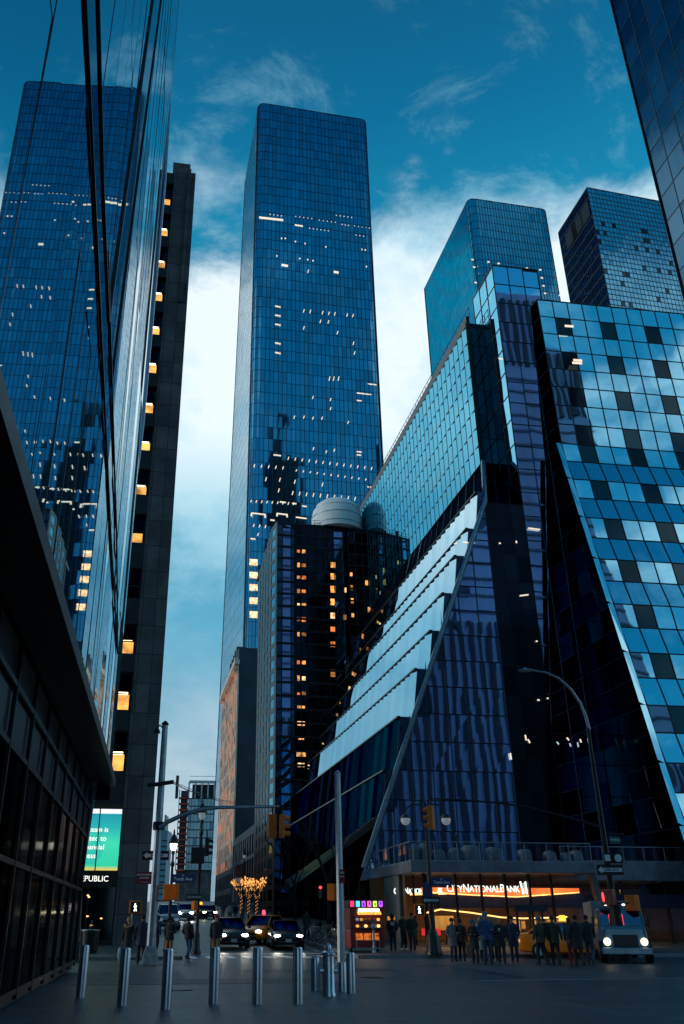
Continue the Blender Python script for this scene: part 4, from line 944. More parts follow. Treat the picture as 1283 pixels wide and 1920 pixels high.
m = MB(); m.bar(F0 + Sw * 3.5 + Aw * .25 + UP * .2, F0 + Sw * 3.5 + Aw * .25 + UP * zs0, .01) if False else None; pm0 = F0 + Sw * 5.45 + Aw * .3 + UP * (zs0 + .2) / 2; m.box(pm0, (.4, 3.9, zs0 - .2), Vector((Sw.y, -Sw.x, 0)), Sw); m.build('stone_panel', pm('concrete_panel', (.20, .20, .19), .7, var=.3, scale=.8), bk)
m = MB(); m.bar(KP(XE + .45, .2, -.3), KP(XE - .15, zs0 + .1, -.3), .36, .4, up=nF); m.build('slanted_column', pm('concrete_column', (.12, .11, .10), .7, var=.3), bk)
# interior
flr = MB(); flr.quad(KP(0, .26, -.9), KP(34, .26, -.9), KP(34, .26, -9), KP(0, .26, -9)); flr.build('floor', pm('polished_floor', (.10, .07, .05), .25), bk)
bw = MB(); bw.quad(KP(-.5, .26, -8), KP(34, .26, -8), KP(34, zs0, -8), KP(-.5, zs0, -8)); bw.quad(KP(34, .26, -8), KP(34, .26, -1), KP(34, zs0, -1), KP(34, zs0, -8)); bw.build('back_wall', pm('walnut_wall', (.16, .075, .025), .5, var=.5, scale=1.2, stretch=(1, 1, .2)), bk)
M['cove'] = glow('cove_light', (1, .18, .03), 1.5, .35, 1.5); M['cove_y'] = glow('cove_edge', (1, .50, .14), 2.6, .3, 2); M['wood'] = glow('lit_wood', (1, .42, .07), .62, .65, .9, (1, 1, .25), (.2, .09, .03))
def kx(px, py=1700, off=-.9): return (az(px, py) - F0.x / F0.y) * 56.2 / (1 - .165 * az(px, py))
cu_ = MB(); xs0, xs1 = kx(812), XE + .2
cu_.quad(KP(xs0, 2.25, -1.6), KP(20, 2.25, -1.6), KP(20, 3.0, -1.6), KP(xs0, 3.0, -1.6)); cu_.build('curtain', pm('violet_curtain', (.018, .016, .05), .8, var=.8, scale=3, stretch=(4, 4, .1)), bk)
cv = MB(); zz = lambda y: zrow(y, 56.7)
top = [(805, 1664), (850, 1664), (905, 1664), (975, 1664), (1105, 1664)]; bot = [(805, 1672), (850, 1675), (905, 1678), (985, 1681), (1105, 1672)]
for k in range(4):
    a, b, c_, d_ = bot[k], bot[k + 1], top[k + 1], top[k]
    cv.quad(*[KP(kx(x, y), zz(y), -1.5) for x, y in (a, b, c_, d_)])
cv.build('ceiling_cove', M['cove'], bk)
cv = MB()
for k in range(4): cv.bar(KP(kx(*bot[k]), zz(bot[k][1]), -1.46), KP(kx(*bot[k + 1]), zz(bot[k + 1][1]), -1.46), .05, .06)
cv.build('cove_edge_light', M['cove_y'], bk)
cv = MB(); ln = [(810, 1713), (843, 1705), (900, 1711), (960, 1720), (1000, 1722), (1040, 1721), (1085, 1719)]
for a, b in zip(ln[:-1], ln[1:]): cv.bar(KP(kx(*a), zz(a[1]), -1.7), KP(kx(*b), zz(b[1]), -1.7), .07, .07)
cv.build('ceiling_line_light', M['cove_y'], bk)
for x0, x1, y0, y1, o_ in ((828, 884, 1717, 1745, -3.4), (980, 1000, 1726, 1768, -2.4), (1006, 1013, 1727, 1742, -2.6), (1026, 1046, 1726, 1752, -3), (1060, 1100, 1724, 1750, -3), (752, 766, 1718, 1730, -3)):
    w_ = MB(); w_.box(KP((kx(x0) + kx(x1)) / 2, (zz(y0) + zz(y1)) / 2, o_), (kx(x1) - kx(x0), .06, zz(y0) - zz(y1)), Aw, S5); w_.build('lit_wall_panel', M['wood'], bk)  # glow put into the wood in place of lamplight falling on it
w_ = MB(); w_.box(KP((kx(816) + kx(846)) / 2, zz(1748), -2.6), (1.0, .5, .36), Aw, S5); w_.build('red_counter', glow('red_counter', (1, .03, .04), .8), bk)
for x in (826, 846, 866, 900, 930, 1010, 1080): 
    w_ = MB(); c_ = KP(kx(x), .26, -3.2); w_.lathe([(.22, 0), (.22, .04), (.04, .06), (.04, .7), (.4, .72), (.4, .76)], c_, 10); w_.build('table', M['black'], bk)
dr = MB(); x0, x1 = kx(975), kx(1022)
for x in (x0, (x0 + x1) / 2, x1): dr.bar(KP(x, .2, -.7), KP(x, zz(1703), -.7), .12, .12, up=nF)
dr.bar(KP(x0 - .15, zz(1703), -.6), KP(x1 + .3, zz(1703), -.6), .22, .35); dr.build('door_frame', pm('door_steel', (.05, .06, .08), .4, .5), bk)
# spill light of the branch
for x in (3.2, 7.5, 14):
    L = bpy.data.lights.new('ceiling_lamp', 'AREA'); L.shape = 'RECTANGLE'; L.size = 3.0; L.size_y = 1.2; L.energy = 85; L.color = (1, .55, .22)
    lo_ = bpy.data.objects.new('ceiling_lamp', L); COL.objects.link(lo_); lo_.parent = bk; lo_.location = KP(x, 3.3, -3.6) - Vector(bk.location)
# lettering and emblem
M['sign_white'] = glow('sign_white', (.93, 1, .86), 1.5, dark=(.5, .5, .5))
xl0, xl1 = kx(838, 1665), kx(978, 1665); wdt = xl1 - xl0; zt0 = zz(1672.5)
def smallcaps(parts, x, z, H, wtot, off, base, dirv, nrm):
    # first pass measures, second builds: capitals at full height, the rest a little smaller
    tot = 0; ms = []
    for s_, k in parts:
        o_ = text_obj('lettering', s_, H * k, M['sign_white'], None, Matrix.Identity(4), .02, 'LEFT', 0); xs = [v.co.x for v in o_.data.vertices]; ms.append((o_, min(xs), max(xs), k)); tot += max(xs) - min(xs) + H * (.08 if k < 1 else .05)
    sc__ = wtot / tot; cx = x
    for o_, a, b, k in ms:
        o_.data.transform(Matrix.Diagonal((sc__, 1, 1, 1)) @ Matrix.Translation((-a, 0, 0)))
        P = base + dirv * cx + UP * z + nrm * off
        o_.data.transform(frame(P - Vector(bk.location), dirv, UP)); o_.parent = bk; cx += (b - a) * sc__ + H * (.08 if k < 1 else .05) * sc__ + (H * .12 * sc__ if False else 0)
words = [('C', 1), ('ITY', .82), ('N', 1), ('ATIONAL', .82), ('B', 1), ('ANK', .82)]
smallcaps(words, xl0 + .36, zt0, .62, wdt, -1.15, F0, Aw, nF)
em = MB(); ex = kx(984, 1665) + .40
for s_ in (-1, 1):
    x = ex + .13 * s_; em.bar(KP(x - .10 * s_ * 0 + .05 * (1 if s_ < 0 else 0), zz(1676), -1.15), KP(x - .02 + (.0 if s_ > 0 else -.06), zz(1652), -1.15), .10, .05, up=nF)
em.build('emblem_stroke', M['sign_white'], bk); em = MB()
for i in range(5): em.bar(KP(ex - .08, zz(1674) + .12 * i, -1.14), KP(ex + .10, zz(1674) + .12 * i + .07, -1.14), .035, .03, up=nF)
em.build('emblem_steps', M['sign_white'], bk)
cd = (ch0 - ch1).normalized(); cnn = Vector((cd.y, -cd.x, 0))
smallcaps(words, -1.0, zrow(1675, 57.5), .5, 3.9, -.4, ch1, cd, cnn)
cv = MB(); cv.bar(ch1 + cd * .2 - cnn * .55 + UP * (zrow(1678, 60)), ch0 - cnn * .55 + UP * zrow(1678, 60), .12, .10); cv.build('cove_edge_light', M['cove_y'], bk)
# terrace furniture under grey covers
M['cover'] = pm('grey_cover', (.16, .20, .24), .6, var=.5, scale=2.5, bump=.03, bscale=5)
def cover(px, wpx, hpx, yb=1606, tall=False):
    c_ = KP(kx(px, 1600), zs1, -1.5); w_ = wpx * .031; h_ = hpx * .036
    m = MB(); n_ = 12
    rings = []
    for k, (f, z) in enumerate(((1.0, 0), (1.03, .15), (.98, .45), (.93, .72), (.82, .9), (.5, 1.0), (.05, 1.02))):
        ring = []
        for i in range(n_):
            t = 2 * math.pi * i / n_; q_ = 3.5
            cx_ = abs(math.cos(t)) ** (2 / q_) * (1 if math.cos(t) > 0 else -1); sy_ = abs(math.sin(t)) ** (2 / q_) * (1 if math.sin(t) > 0 else -1)
            ring.append(Vector((cx_ * w_ / 2 * f * rnd.uniform(.94, 1.06), sy_ * .42 * f, h_ * z * rnd.uniform(.93, 1.07))))
        rings.append(ring)
    for ring in rings: m.v += ring
    for k in range(len(rings) - 1):
        for i in range(n_): m.f.append([k * n_ + i, k * n_ + (i + 1) % n_, (k + 1) * n_ + (i + 1) % n_, (k + 1) * n_ + i]); m.m.append(0)
    m.f.append([(len(rings) - 1) * n_ + i for i in range(n_)]); m.m.append(0)
    o_ = m.build('covered_furniture', M['cover'], None, True); o_.location = c_; o_.rotation_euler = (0, 0, R(9)); return o_
for (x, w_, h_, l_) in ((791, 16, 26, 'tall narrow grey covered heater at the terrace corner'), (811, 22, 27, 'pale patterned covered chair second on the terrace, beside the lamp post'), (836, 26, 18, 'low dark covered bench on the terrace above the street name sign'), (866, 22, 20, 'low covered seat between the dark bench and the wide table'),
    (897, 38, 25, 'wide grey covered table above the bank lettering on the terrace'), (942, 36, 22, 'grey covered sofa on the terrace above the end of the bank lettering'), (1000, 26, 20, 'grey covered seat above the bank door on the terrace'), (1048, 24, 18, 'small covered chair near the right end of the terrace'), (1078, 18, 16, 'smallest covered stool at the right end of the terrace'), (1098, 24, 19, 'grey covered armchair at the right corner of the terrace')):
    tag(cover(x, w_, h_), l_, 'furniture cover', 'covered furniture on the terrace')
# ------------------------------------------------------------------ street furniture materials
M['orange'] = pm('signal_orange', (1.0, .19, .008), .45, var=.25, scale=6)
M['red_sign'] = pm('red_sign', (.30, .012, .03), .4, var=.1)
M['blue_sign'] = pm('blue_sign', (.02, .025, .16), .4, var=.1)
M['green_sign'] = pm('green_sign', (.01, .12, .09), .4, var=.1)
M['sign_text'] = pm('sign_lettering', (.75, .80, .85), .5, var=0)
M['lens_dark'] = pm('dark_lens', (.02, .02, .02), .15, var=0)
M['walk'] = glow('walk_symbol', (.95, 1, 1), 3)
M['bulb'] = glow('street_bulb', (1, .93, .75), 7)
M['globe'] = pm('lamp_globe', (.45, .52, .56), .15, var=.1, emit=(.8, .9, 1), estr=.12)
M['head'] = glow('headlight', (1, .96, .80), 14)
M['red_glow'] = glow('red_light', (1, .04, .05), 3)
M['rubber'] = pm('rubber', (.008, .008, .009), .7, var=.2)
M['base_cast'] = pm('cast_base', (.20, .30, .36), .55, .4, var=.5, scale=5)

def octpole(root, name, h, r0, r1, mat, n=8, flute=True):
    m = MB(); m.tube([(0, 0, 0), (0, 0, h)], [r0, r1], n); return m.build(name, mat, root, False, world=False)
def plate(root, name, c, w, h, mat, X=(1, 0, 0), d=.02, text=None, tsize=.1, tmat=None, ty=None, border=None):
    X = Vector(X).normalized(); N = X.cross(UP)
    m = MB(); m.box(c, (w, d, h), X, -N if False else UP.cross(X)); o = m.build(name, mat, root, world=False, bevel=.004)
    c = Vector(c)
    for k, (t, s, yy) in enumerate(text or []):
        text_obj('lettering', t, s, tmat or M['sign_text'], o, frame(c + N * (d / 2 + .004) + UP * yy, X, UP), .002, 'CENTER', .004)
    return o
def arrow(root, c, w, h, X, mat, d=.012):
    X = Vector(X).normalized(); N = X.cross(UP); c = Vector(c) + N * d; m = MB()
    P = [(-.5, 0), (-.34, -.5), (-.34, -.25), (.5, -.25), (.5, .25), (-.34, .25), (-.34, .5)]
    m.quad(*[c + X * (p[0] * w) + UP * (p[1] * h) + N * .006 for p in P]); m.quad(*[c + X * (p[0] * w) + UP * (p[1] * h) for p in P][::-1]); return m.build('arrow', mat, root, world=False)
def one_way(root, c, w, h, X):
    o = plate(root, 'one_way_sign', c, w, h, M['black'], X); arrow(o, Vector(c) - Vector(X).normalized() * 0, w * .92, h * .72, X, M['sign_text'])
    X = Vector(X).normalized(); N = X.cross(UP)
    text_obj('lettering', 'ONE WAY', h * .33, M['black'], o, frame(Vector(c) + N * .022 + X * w * .06 - UP * h * .11, X, UP), .001, 'CENTER', .004); return o
def signal_head(root, c, face, mat=None, h=.95, w=.32, lamp=None):
    # a three-lamp signal head; face = direction the lamps look
    f = Vector(face).normalized(); X = f.cross(UP); c = Vector(c); m = MB()
    m.box(c, (w, w * .62, h), X, -f); o = m.build('signal_head', mat or M['orange'], root, world=False, bevel=.025)
    for k in range(3):
        p = c + f * w * .31 + UP * (h * (.32 - .32 * k)); v = MB()
        n = 10; r = w * .40
        for i in range(n):
            t0, t1 = math.pi * (-.15 + 1.3 * i / n), math.pi * (-.15 + 1.3 * (i + 1) / n)
            a = X * math.cos(t0) * r + UP * math.sin(t0) * r; b = X * math.cos(t1) * r + UP * math.sin(t1) * r
            v.quad(p + a, p + b, p + b + f * .24 - UP * .03, p + a + f * .24 - UP * .03); v.quad(p + a * .95, p + a * .95 + f * .24 - UP * .03, p + b * .95 + f * .24 - UP * .03, p + b * .95)
        v.build('visor', mat or M['orange'], o, world=False)
        l = MB(); l.blob(p, (.001, .001, .001)); l = MB(); q = [p + f * .01 + X * math.cos(t * .5236) * r * .9 + UP * math.sin(t * .5236) * r * .9 for t in range(12)]; l.quad(*q)
        l.build('lens', lamp[1] if lamp and lamp[0] == k else M['lens_dark'], o, world=False)
    m = MB(); m.bar(c + UP * h / 2, c + UP * (h / 2 + .35), .06); m.build('hanger', M['steel_dark'], o, world=False)
    return o
def ped_signal(root, c, face, lit=False, s=.42, mat=None):
    f = Vector(face).normalized(); X = f.cross(UP); c = Vector(c); m = MB(); m.box(c, (s, s * .5, s), X, -f); o = m.build('pedestrian_signal', mat or M['orange'], root, world=False, bevel=.03)
    b = MB(); b.box(c + f * s * .26, (s * .8, .02, s * .8), X, -f); b.build('screen', M['black'], o, world=False)
    if lit:
        g = MB(); F = lambda x, z: c + f * (s * .28) + X * (x * s) + UP * (z * s)
        def limb(a, b_, w): g.bar(F(*a), F(*b_), w * s, .01, up=f)
        hx = [F(.04 + .055 * math.cos(t * .785), .24 + .055 * math.sin(t * .785)) for t in range(8)]; g.quad(*hx)
        limb((.02, .17), (.0, -.05), .12); limb((0, -.04), (.10, -.30), .07); limb((.0, -.04), (-.10, -.30), .07); limb((.03, .15), (.14, .02), .05); limb((0, .15), (-.12, .04), .05)
        g.build('walking_figure', M['walk'], o, world=False)
    return o
CAMD = Vector((0, -1, 0))

# tall steel signal pole on the left with a mast arm
Yp = 39.5; pole = thing('signal_pole', 'tall grey octagonal signal pole with long mast arm, rising left of the street', 'traffic signal', (-.1432 * Yp, Yp, .004))
def rel(o, v): return Vector(v) - Vector(o.location)
octpole(pole, 'pole', zrow(1360, Yp), .19, .13, M['galv'])
m = MB(); m.box((0, 0, .28), (.62, .62, .56), taper=.75); m.box((0, 0, .62), (.42, .42, .16), taper=.9); m.build('base_box', M['base_cast'], pole, world=False, bevel=.03)
m = MB(); m.lathe([(.15, 0), (.17, .06), (.10, .14), (.02, .2)], (0, 0, zrow(1360, Yp)), 8); m.build('cap', M['steel_dark'], pole, world=False)
m = MB(); zt = zrow(1366, Yp); m.tube([(-.05, 0, zt), (-.22, -.1, zt + .12), (-.32, -.1, zt)], .035, 6); m.lathe([(.16, -.22), (.10, -.06), (.03, .02)], (-.32, -.1, zt), 10); m.build('top_lamp', M['steel_dark'], pole, world=False)
arm_pts = [rel(pole, at(x, y, Yp - .2)) for x, y in ((299, 1552), (315, 1541), (345, 1527), (380, 1517), (412, 1514), (470, 1513), (524, 1512))]
m = MB(); m.tube(arm_pts, [.10, .095, .09, .08, .075, .065, .055], 8); m.build('mast_arm', M['galv'], pole, True, world=False)
m = MB(); m.lathe([(.24, -.16), (.26, 0), (.24, .16)], (0, 0, zrow(1549, Yp)), 8); m.build('arm_collar', M['steel_dark'], pole, world=False)
m = MB(); a, b = rel(pole, at(277, 1473, Yp - .2)), rel(pole, at(326, 1466, Yp - .2)); m.bar(a, b, .10, .16); m.build('cross_bar', M['steel_dark'], pole, world=False)
signal_head(pole, rel(pole, at(511, 1549, Yp - .2)), (-.3, 1, 0))
signal_head(pole, rel(pole, at(529, 1549, Yp - .35)), (1, .15, 0), h=.92)
m = MB(); m.bar(rel(pole, at(508, 1530, Yp - .2)), rel(pole, at(534, 1530, Yp - .2)), .07, .07); m.bar(rel(pole, at(519, 1512, Yp - .2)), rel(pole, at(520, 1530, Yp - .2)), .08); m.build('signal_bracket', M['steel_dark'], pole, world=False)
one_way(pole, rel(pole, at(292, 1604, Yp + .3)), 1.12, .36, (1, 0, 0))
plate(pole, 'no_standing_sign', rel(pole, at(270.5, 1646, Yp - .25)), .60, .46, M['red_sign'], (1, .1, 0), text=[('NO STANDING', .085, .09), ('ANYTIME', .085, -.03), ('__________', .06, -.15)])
ps_ = ped_signal(pole, rel(pole, at(321, 1673, Yp - .1)), (.15, 1, 0), s=.60)
m = MB()
for y in (1660, 1689): m.bar(rel(pole, at(293, y, Yp)), rel(pole, at(318, y, Yp - .1)), .06)
m.build('signal_bracket', M['orange'], pole, world=False)
w_ = MB()
for x0, y0, x1, y1 in ((324, 1467, 470, 1508), (324, 1469, 452, 1500), (326, 1466, 505, 1512)):
    p, q = at(x0, y0, Yp - .2), at(x1, y1, Yp + 30); pts = [p + (q - p) * t - UP * (.9 * 4 * t * (1 - t) * .35) for t in [i / 8 for i in range(9)]]; w_.tube(pts, .014, 4)
tag(w_.build('overhead_cable', M['black']), 'thin overhead cables running from the left signal pole across the street', 'cable')

# plain octagonal pole in the middle
Ym = 39.0; mid = thing('steel_post', 'plain grey octagonal steel post with a small red sign, in the middle of the photo', 'post', (.0483 * Ym, Ym, .004))
octpole(mid, 'pole', zrow(1452, Ym), .165, .125, M['galv'])
m = MB(); m.lathe([(.13, 0), (.14, .05), (.07, .14), (.01, .17)], (0, 0, zrow(1452, Ym)), 8); m.build('cap', M['galv'], mid, world=False)
m = MB(); m.box((0, 0, .03), (.52, .52, .06)); 
for x in (-.2, .2):
    for y in (-.2, .2): m.lathe([(.035, .06), (.035, .2)], (x, y, 0), 6)
m.build('base_plate', M['galv'], mid, world=False)
plate(mid, 'parking_sign', rel(mid, at(641.5, 1643, Ym - .25)), .22, .50, M['red_sign'], (1, .3, 0), text=[('NO', .1, .1), ('STANDING', .04, -.02)])
ped_signal(mid, rel(mid, at(625, 1673, Ym + .3)), (-1, .35, 0), s=.62)

# right-hand street light pole with signs and mast arm
Yr = 42.0; rp = thing('street_light_pole', 'dark street light pole with curved arm and many signs at the right edge', 'street light', (.329 * Yr, Yr, .004))
octpole(rp, 'pole', zrow(1365, Yr), .17, .075, M['steel_dark'])
m = MB(); m.lathe([(.36, 0), (.36, .35), (.30, .5), (.27, 1.6), (.24, 2.2), (.2, 2.35)], (0, 0, 0), 8); m.build('base', M['black'], rp, world=False)
ap = [rel(rp, at(x, y, Yr)) for x, y in ((1105, 1368), (1099, 1345), (1088, 1318), (1070, 1292), (1048, 1272), (1024, 1261), (1000, 1257))]
m = MB(); m.tube(ap, [.075, .07, .065, .06, .055, .05, .045], 8); m.build('lamp_arm', M['galv'], rp, True, world=False)
m = MB(); c = rel(rp, at(987, 1257, Yr)); m.blob(c, (.40, .16, .085), 14, 8); m.blob(c + Vector((-.05, 0, .09)), (.05, .05, .06), 8, 6); m.build('lamp_head', M['galv'], rp, True, world=False)
m = MB(); m.tube([rel(rp, at(x, y, Yr)) for x, y in ((1128, 1551), (1090, 1540), (1040, 1526), (980, 1512), (930, 1505), (870, 1500), (803, 1497))], [.06, .055, .05, .045, .04, .04, .035], 6); m.build('mast_arm', M['steel_dark'], rp, True, world=False)
hd = signal_head(rp, rel(rp, at(809, 1533, Yr - .1)), (-.9, .45, 0), h=1.02)
g = rel(rp, at(1153, 1575, Yr - .3)); plate(rp, 'street_name_sign', g, .52, .30, M['green_sign'], (1, .25, 0), text=[('W 33 St', .13, -.04)])
plate(rp, 'street_name_sign', rel(rp, at(1156, 1564, Yr - .3)), .68, .10, M['steel_dark'], (1, -.1, 0))
plate(rp, 'turn_sign', rel(rp, at(1150, 1609, Yr - .3)), .80, .42, M['black'], (1, 0, 0)); one_way(rp, rel(rp, at(1144, 1631, Yr - .35)), 1.12, .42, (1, -.05, 0))
pl_ = MB(); c = rel(rp, at(1159, 1609, Yr - .33)); pl_.quad(*[c + Vector((.16 * math.cos(t * .5236), -.02, .16 * math.sin(t * .5236))) for t in range(12)]); pl_.build('turn_symbol', M['sign_text'], rp, world=False)
m = MB(); c = rel(rp, at(1140, 1609, Yr - .33)); m.quad(c + Vector((-.14, -.02, -.12)), c + Vector((.1, -.02, -.12)), c + Vector((.1, -.02, .14)), c + Vector((-.14, -.02, .14))); m.build('turn_symbol', M['sign_text'], rp, world=False)
M['orange_dark'] = pm('shaded_red_housing', (.28, .045, .02), .4, var=.2)
o = ped_signal(rp, rel(rp, at(1140, 1682, Yr - .2)), (-1, -.75, 0), s=.62, mat=M['orange_dark'])
hm = MB(); c = rel(rp, at(1131, 1682, Yr - .55)); hm.blob(c, (.05, .03, .20), 8, 6); hm.build('raised_hand_light', M['red_glow'], o, world=False)
ped_signal(rp, rel(rp, at(1186, 1693, Yr - .1)), (1, .35, 0), s=.62)
m = MB()
for y in (1668, 1695): m.bar(rel(rp, at(1130, y, Yr - .1)), rel(rp, at(1190, y - 2, Yr - .1)), .06)
m.build('signal_bracket', M['steel_dark'], rp, world=False)

# ornate twin-globe lamp post in front of the bank
bp = gp(812, 1793); lampt = thing('twin_globe_lamp', 'ornate black lamp post with two hanging globes, before the bank corner', 'street lamp', (.1415 * bp.y, bp.y, bp.z))
YL = bp.y; H = zrow(1503, YL) - bp.z
m = MB(); m.lathe([(.42, 0), (.42, .1), (.36, .2), (.33, .75), (.25, .85), (.2, 1.0), (.15, 1.1)], (0, 0, 0), 12); m.build('base', M['black'], lampt, True, world=False)
m = MB(); m.lathe([(.15, 1.05), (.13, 2), (.085, 4.5), (.06, H - .2), (.09, H - .1), (.03, H), (.015, H + .25)], (0, 0, 0), 10); m.build('post', M['black'], lampt, True, world=False)
for s in (-1, 1):
    m = MB(); zz_ = zrow(1522, YL) - bp.z
    pts = [Vector((0, 0, zz_ - .35))] + [Vector((s * (.5 - .5 * math.cos(t)) * 1.02, 0, zz_ - .2 + .55 * math.sin(t) ** .8)) for t in [math.pi * k / 10 for k in range(2, 11)]]
    m.tube(pts, .032, 6); m.build('lamp_arm', M['black'], lampt, True, world=False)
    c = Vector((s * 1.02, 0, zz_ - .25)); m = MB(); m.lathe([(.04, .16), (.10, .12), (.26, .02), (.27, -.06)][::-1], c, 14); m.build('lamp_hood', M['black'], lampt, True, world=False)
    m = MB(); m.blob(c - UP * .14, (.24, .24, .25), 14, 9); m.build('globe', M['globe'], lampt, True, world=False)
plate(lampt, 'street_name_sign', rel(lampt, at(828, 1653, YL - .2)), 1.0, .34, M['blue_sign'], (1, .1, 0), text=[('Tenth Ave', .19, -.09), ('WEST', .05, .1)])
m = MB(); c = rel(lampt, at(799, 1663, YL - .3)); m.quad(*[c + Vector((.20 * math.cos(t * .5236), 0, .22 * math.sin(t * .5236))) for t in range(12)]); m.build('round_sign', M['blue_sign'], lampt, world=False)
plate(lampt, 'route_sign', rel(lampt, at(800, 1676, YL - .3)), .40, .34, M['blue_sign'], (1, 0, 0))
o = plate(lampt, 'one_way_sign', rel(lampt, at(808, 1688, YL - .3)), .86, .30, M['steel_dark'], (1, 0, 0)); arrow(o, rel(lampt, at(808, 1688, YL - .3)), .76, .22, (1, 0, 0), M['galv'])
ped_signal(lampt, rel(lampt, at(787, 1706, YL - .3)), (-.15, -1, 0), True, s=.52)

# black lamp posts on the left pavement
def pointed_lamp(px_b, py_b, px, y_top, label, lit, group, hood=1.0):
    b = gp(px_b, py_b); a_ = az(px, (y_top + py_b) / 2); L = thing('pointed_lamp', label, 'street lamp', (a_ * b.y, b.y, b.z), 0, group); H = zrow(y_top, b.y) - b.z
    m = MB(); m.lathe([(.26, 0), (.26, .12), (.2, .2), (.18, .9), (.12, 1.0), (.10, 1.2)], (0, 0, 0), 10); m.build('base', M['black'], L, True, world=False)
    m = MB(); m.lathe([(.10, 1.1), (.085, 2.5), (.065, H - 1.9), (.11, H - 1.85), (.12, H - 1.75), (.06, H - 1.6), (.055, H - 1.3), (.10, H - 1.25), (.09, H - 1.1)], (0, 0, 0), 10); m.build('post', M['black'], L, True, world=False)
    m = MB(); m.lathe([(.10, H - 1.1), (.17, H - .95), (.19, H - .75)], (0, 0, 0), 10); m.build('lantern', M['bulb'] if lit else M['globe'], L, True, world=False)
    m = MB(); m.lathe([(.30 * hood, H - .76), (.28 * hood, H - .70), (.12, H - .36), (.05, H - .25), (.06, H - .18), (.012, H)], (0, 0, 0), 10); m.build('lamp_hood', M['black'], L, True, world=False)
    return L
pl1 = pointed_lamp(368, 1789, 374, 1497, 'black pointed lamp post carrying a signal and sign back, unlit, by the left kerb', False, 'black pointed lamp posts')
y1 = pl1.location.y
m = MB(); m.box(rel(pl1, at(371, 1604, y1 - .1)), (.72, .03, .82), Vector((1, 0, 0)), Vector((0, 1, 0))); m.build('sign_back', M['black'], pl1, world=False, bevel=.01)
signal_head(pl1, rel(pl1, at(388, 1588, y1 + .05)), (1, .3, 0), M['black'], .92, .28, lamp=(1, M['red_glow']))
plate(pl1, 'street_name_sign', rel(pl1, at(343.5, 1647, y1 - .1)), 1.22, .40, M['blue_sign'], (1, .05, 0), text=[('Tenth Ave', .23, -.10), ('WEST', .05, .12)])
o = plate(pl1, 'one_way_sign', rel(pl1, at(364, 1682, y1 - .12)), .78, .27, M['steel_dark'], (1, 0, 0)); arrow(o, rel(pl1, at(364, 1682, y1 - .12)), .74, .24, (1, 0, 0), M['galv'])
ped_signal(pl1, rel(pl1, at(365, 1698, y1 - .2)), (1, .5, 0), s=.42)
pl2 = pointed_lamp(316, 1783, 321, 1554, 'slim black lamp post with a lit pointed lantern, left of the kerb signs', True, 'black pointed lamp posts')
wp = thing('walk_signal_post', 'thin blue grey post with an orange walk signal showing a white walking figure', 'crossing signal', tuple(gp(243, 1785)))
wy = wp.location.y; octpole(wp, 'post', zrow(1690, wy) - wp.location.z, .05, .045, M['galv'])
ped_signal(wp, rel(wp, at(254, 1701, wy - .15)), (.2, -1, 0), True, s=.60)
m = MB(); m.bar(rel(wp, at(243, 1693, wy)), rel(wp, at(254, 1693, wy)), .05); m.lathe([(.14, 0), (.12, .2), (.06, .3)], (0, 0, 0), 8); m.build('bracket', M['orange'], wp, world=False)
fl_ = pointed_lamp(455, 1722, 457, 1590, 'distant black lamp post with a hanging banner before the terracotta building', False, 'black pointed lamp posts')
m = MB(); m.box(rel(fl_, at(448, 1638, fl_.location.y - .1)), (.75, .03, 1.9)); m.build('banner', pm('street_banner', (.10, .04, .05), .7, var=.6, scale=2), fl_, world=False)
m = MB(); m.box(rel(fl_, at(448, 1650, fl_.location.y - .13)), (.72, .02, .45)); m.build('banner_panel', M['sign_text'], fl_, world=False)

# bollards
def bollard(): 
    m = MB(); m.lathe([(.10, 0), (.10, .96), (.096, .985), (.085, 1.0)], (0, 0, 0), 24); return m
bm_ = bollard(); first = None
for px, py, lab in ((160, 1772, 'stainless bollard nearest the mirror glass wall'), (237, 1777, 'stainless bollard standing in front of the blonde woman with the blue bag'), (317, 1779, 'stainless bollard before the hooded man in orange trousers'), (404, 1776, 'stainless bollard in front of the man in khaki trousers'),
        (484, 1776, 'stainless bollard before the yellow taxi'), (558.5, 1776, 'stainless bollard before the right headlight of the dark sedan'), (591, 1795, 'low stainless bollard just left of the capped standpipe'), (612, 1803, 'nearest stainless bollard, below the capped standpipe'), (641, 1804, 'stainless bollard at the foot of the plain steel post'), (657, 1786, 'stainless bollard right of the plain steel post')):
    a_, b_ = slopes(px, py); Y = min(24.6, (CAMZ - 1.14) / -b_) if py < 1780 else 24.6 - (px % 7) * .25; loc = (a_ * Y, Y, .14); hz = CAMZ + b_ * Y - .14
    if first is None: first = tag(bm_.build('bollard', M['silver'], None, True), lab, 'bollard', 'stainless bollards along the near kerb'); first.location = loc; first.scale = (1, 1, hz)
    else: c = first.copy(); COL.objects.link(c); relabel(c, lab, loc); c.scale = (1, 1, hz)
sp_ = thing('standpipe', 'capped steel standpipe with a rounded knob, among the low bollards', 'standpipe', (0, 0, 0)); a_, b_ = slopes(616, 1775); Y = (CAMZ - 1.1) / -b_; sp_.location = (a_ * Y, Y, .14)
m = MB(); m.lathe([(.15, 0), (.15, .05), (.13, .08), (.13, .78), (.16, .80), (.16, .84), (.10, .88)], (0, 0, 0), 16); m.build('body', M['silver'], sp_, True, world=False)
m = MB(); m.lathe([(.055, .86), (.07, .93), (.05, 1.0), (.02, 1.02)], (0, 0, 0), 12); m.build('cap', M['silver'], sp_, True, world=False)
m = MB()
for s in (-1, 1): m.tube([(0, 0, .5), (s * .19, 0, .5)], .06, 8)
m.build('outlet', M['silver'], sp_, world=False)

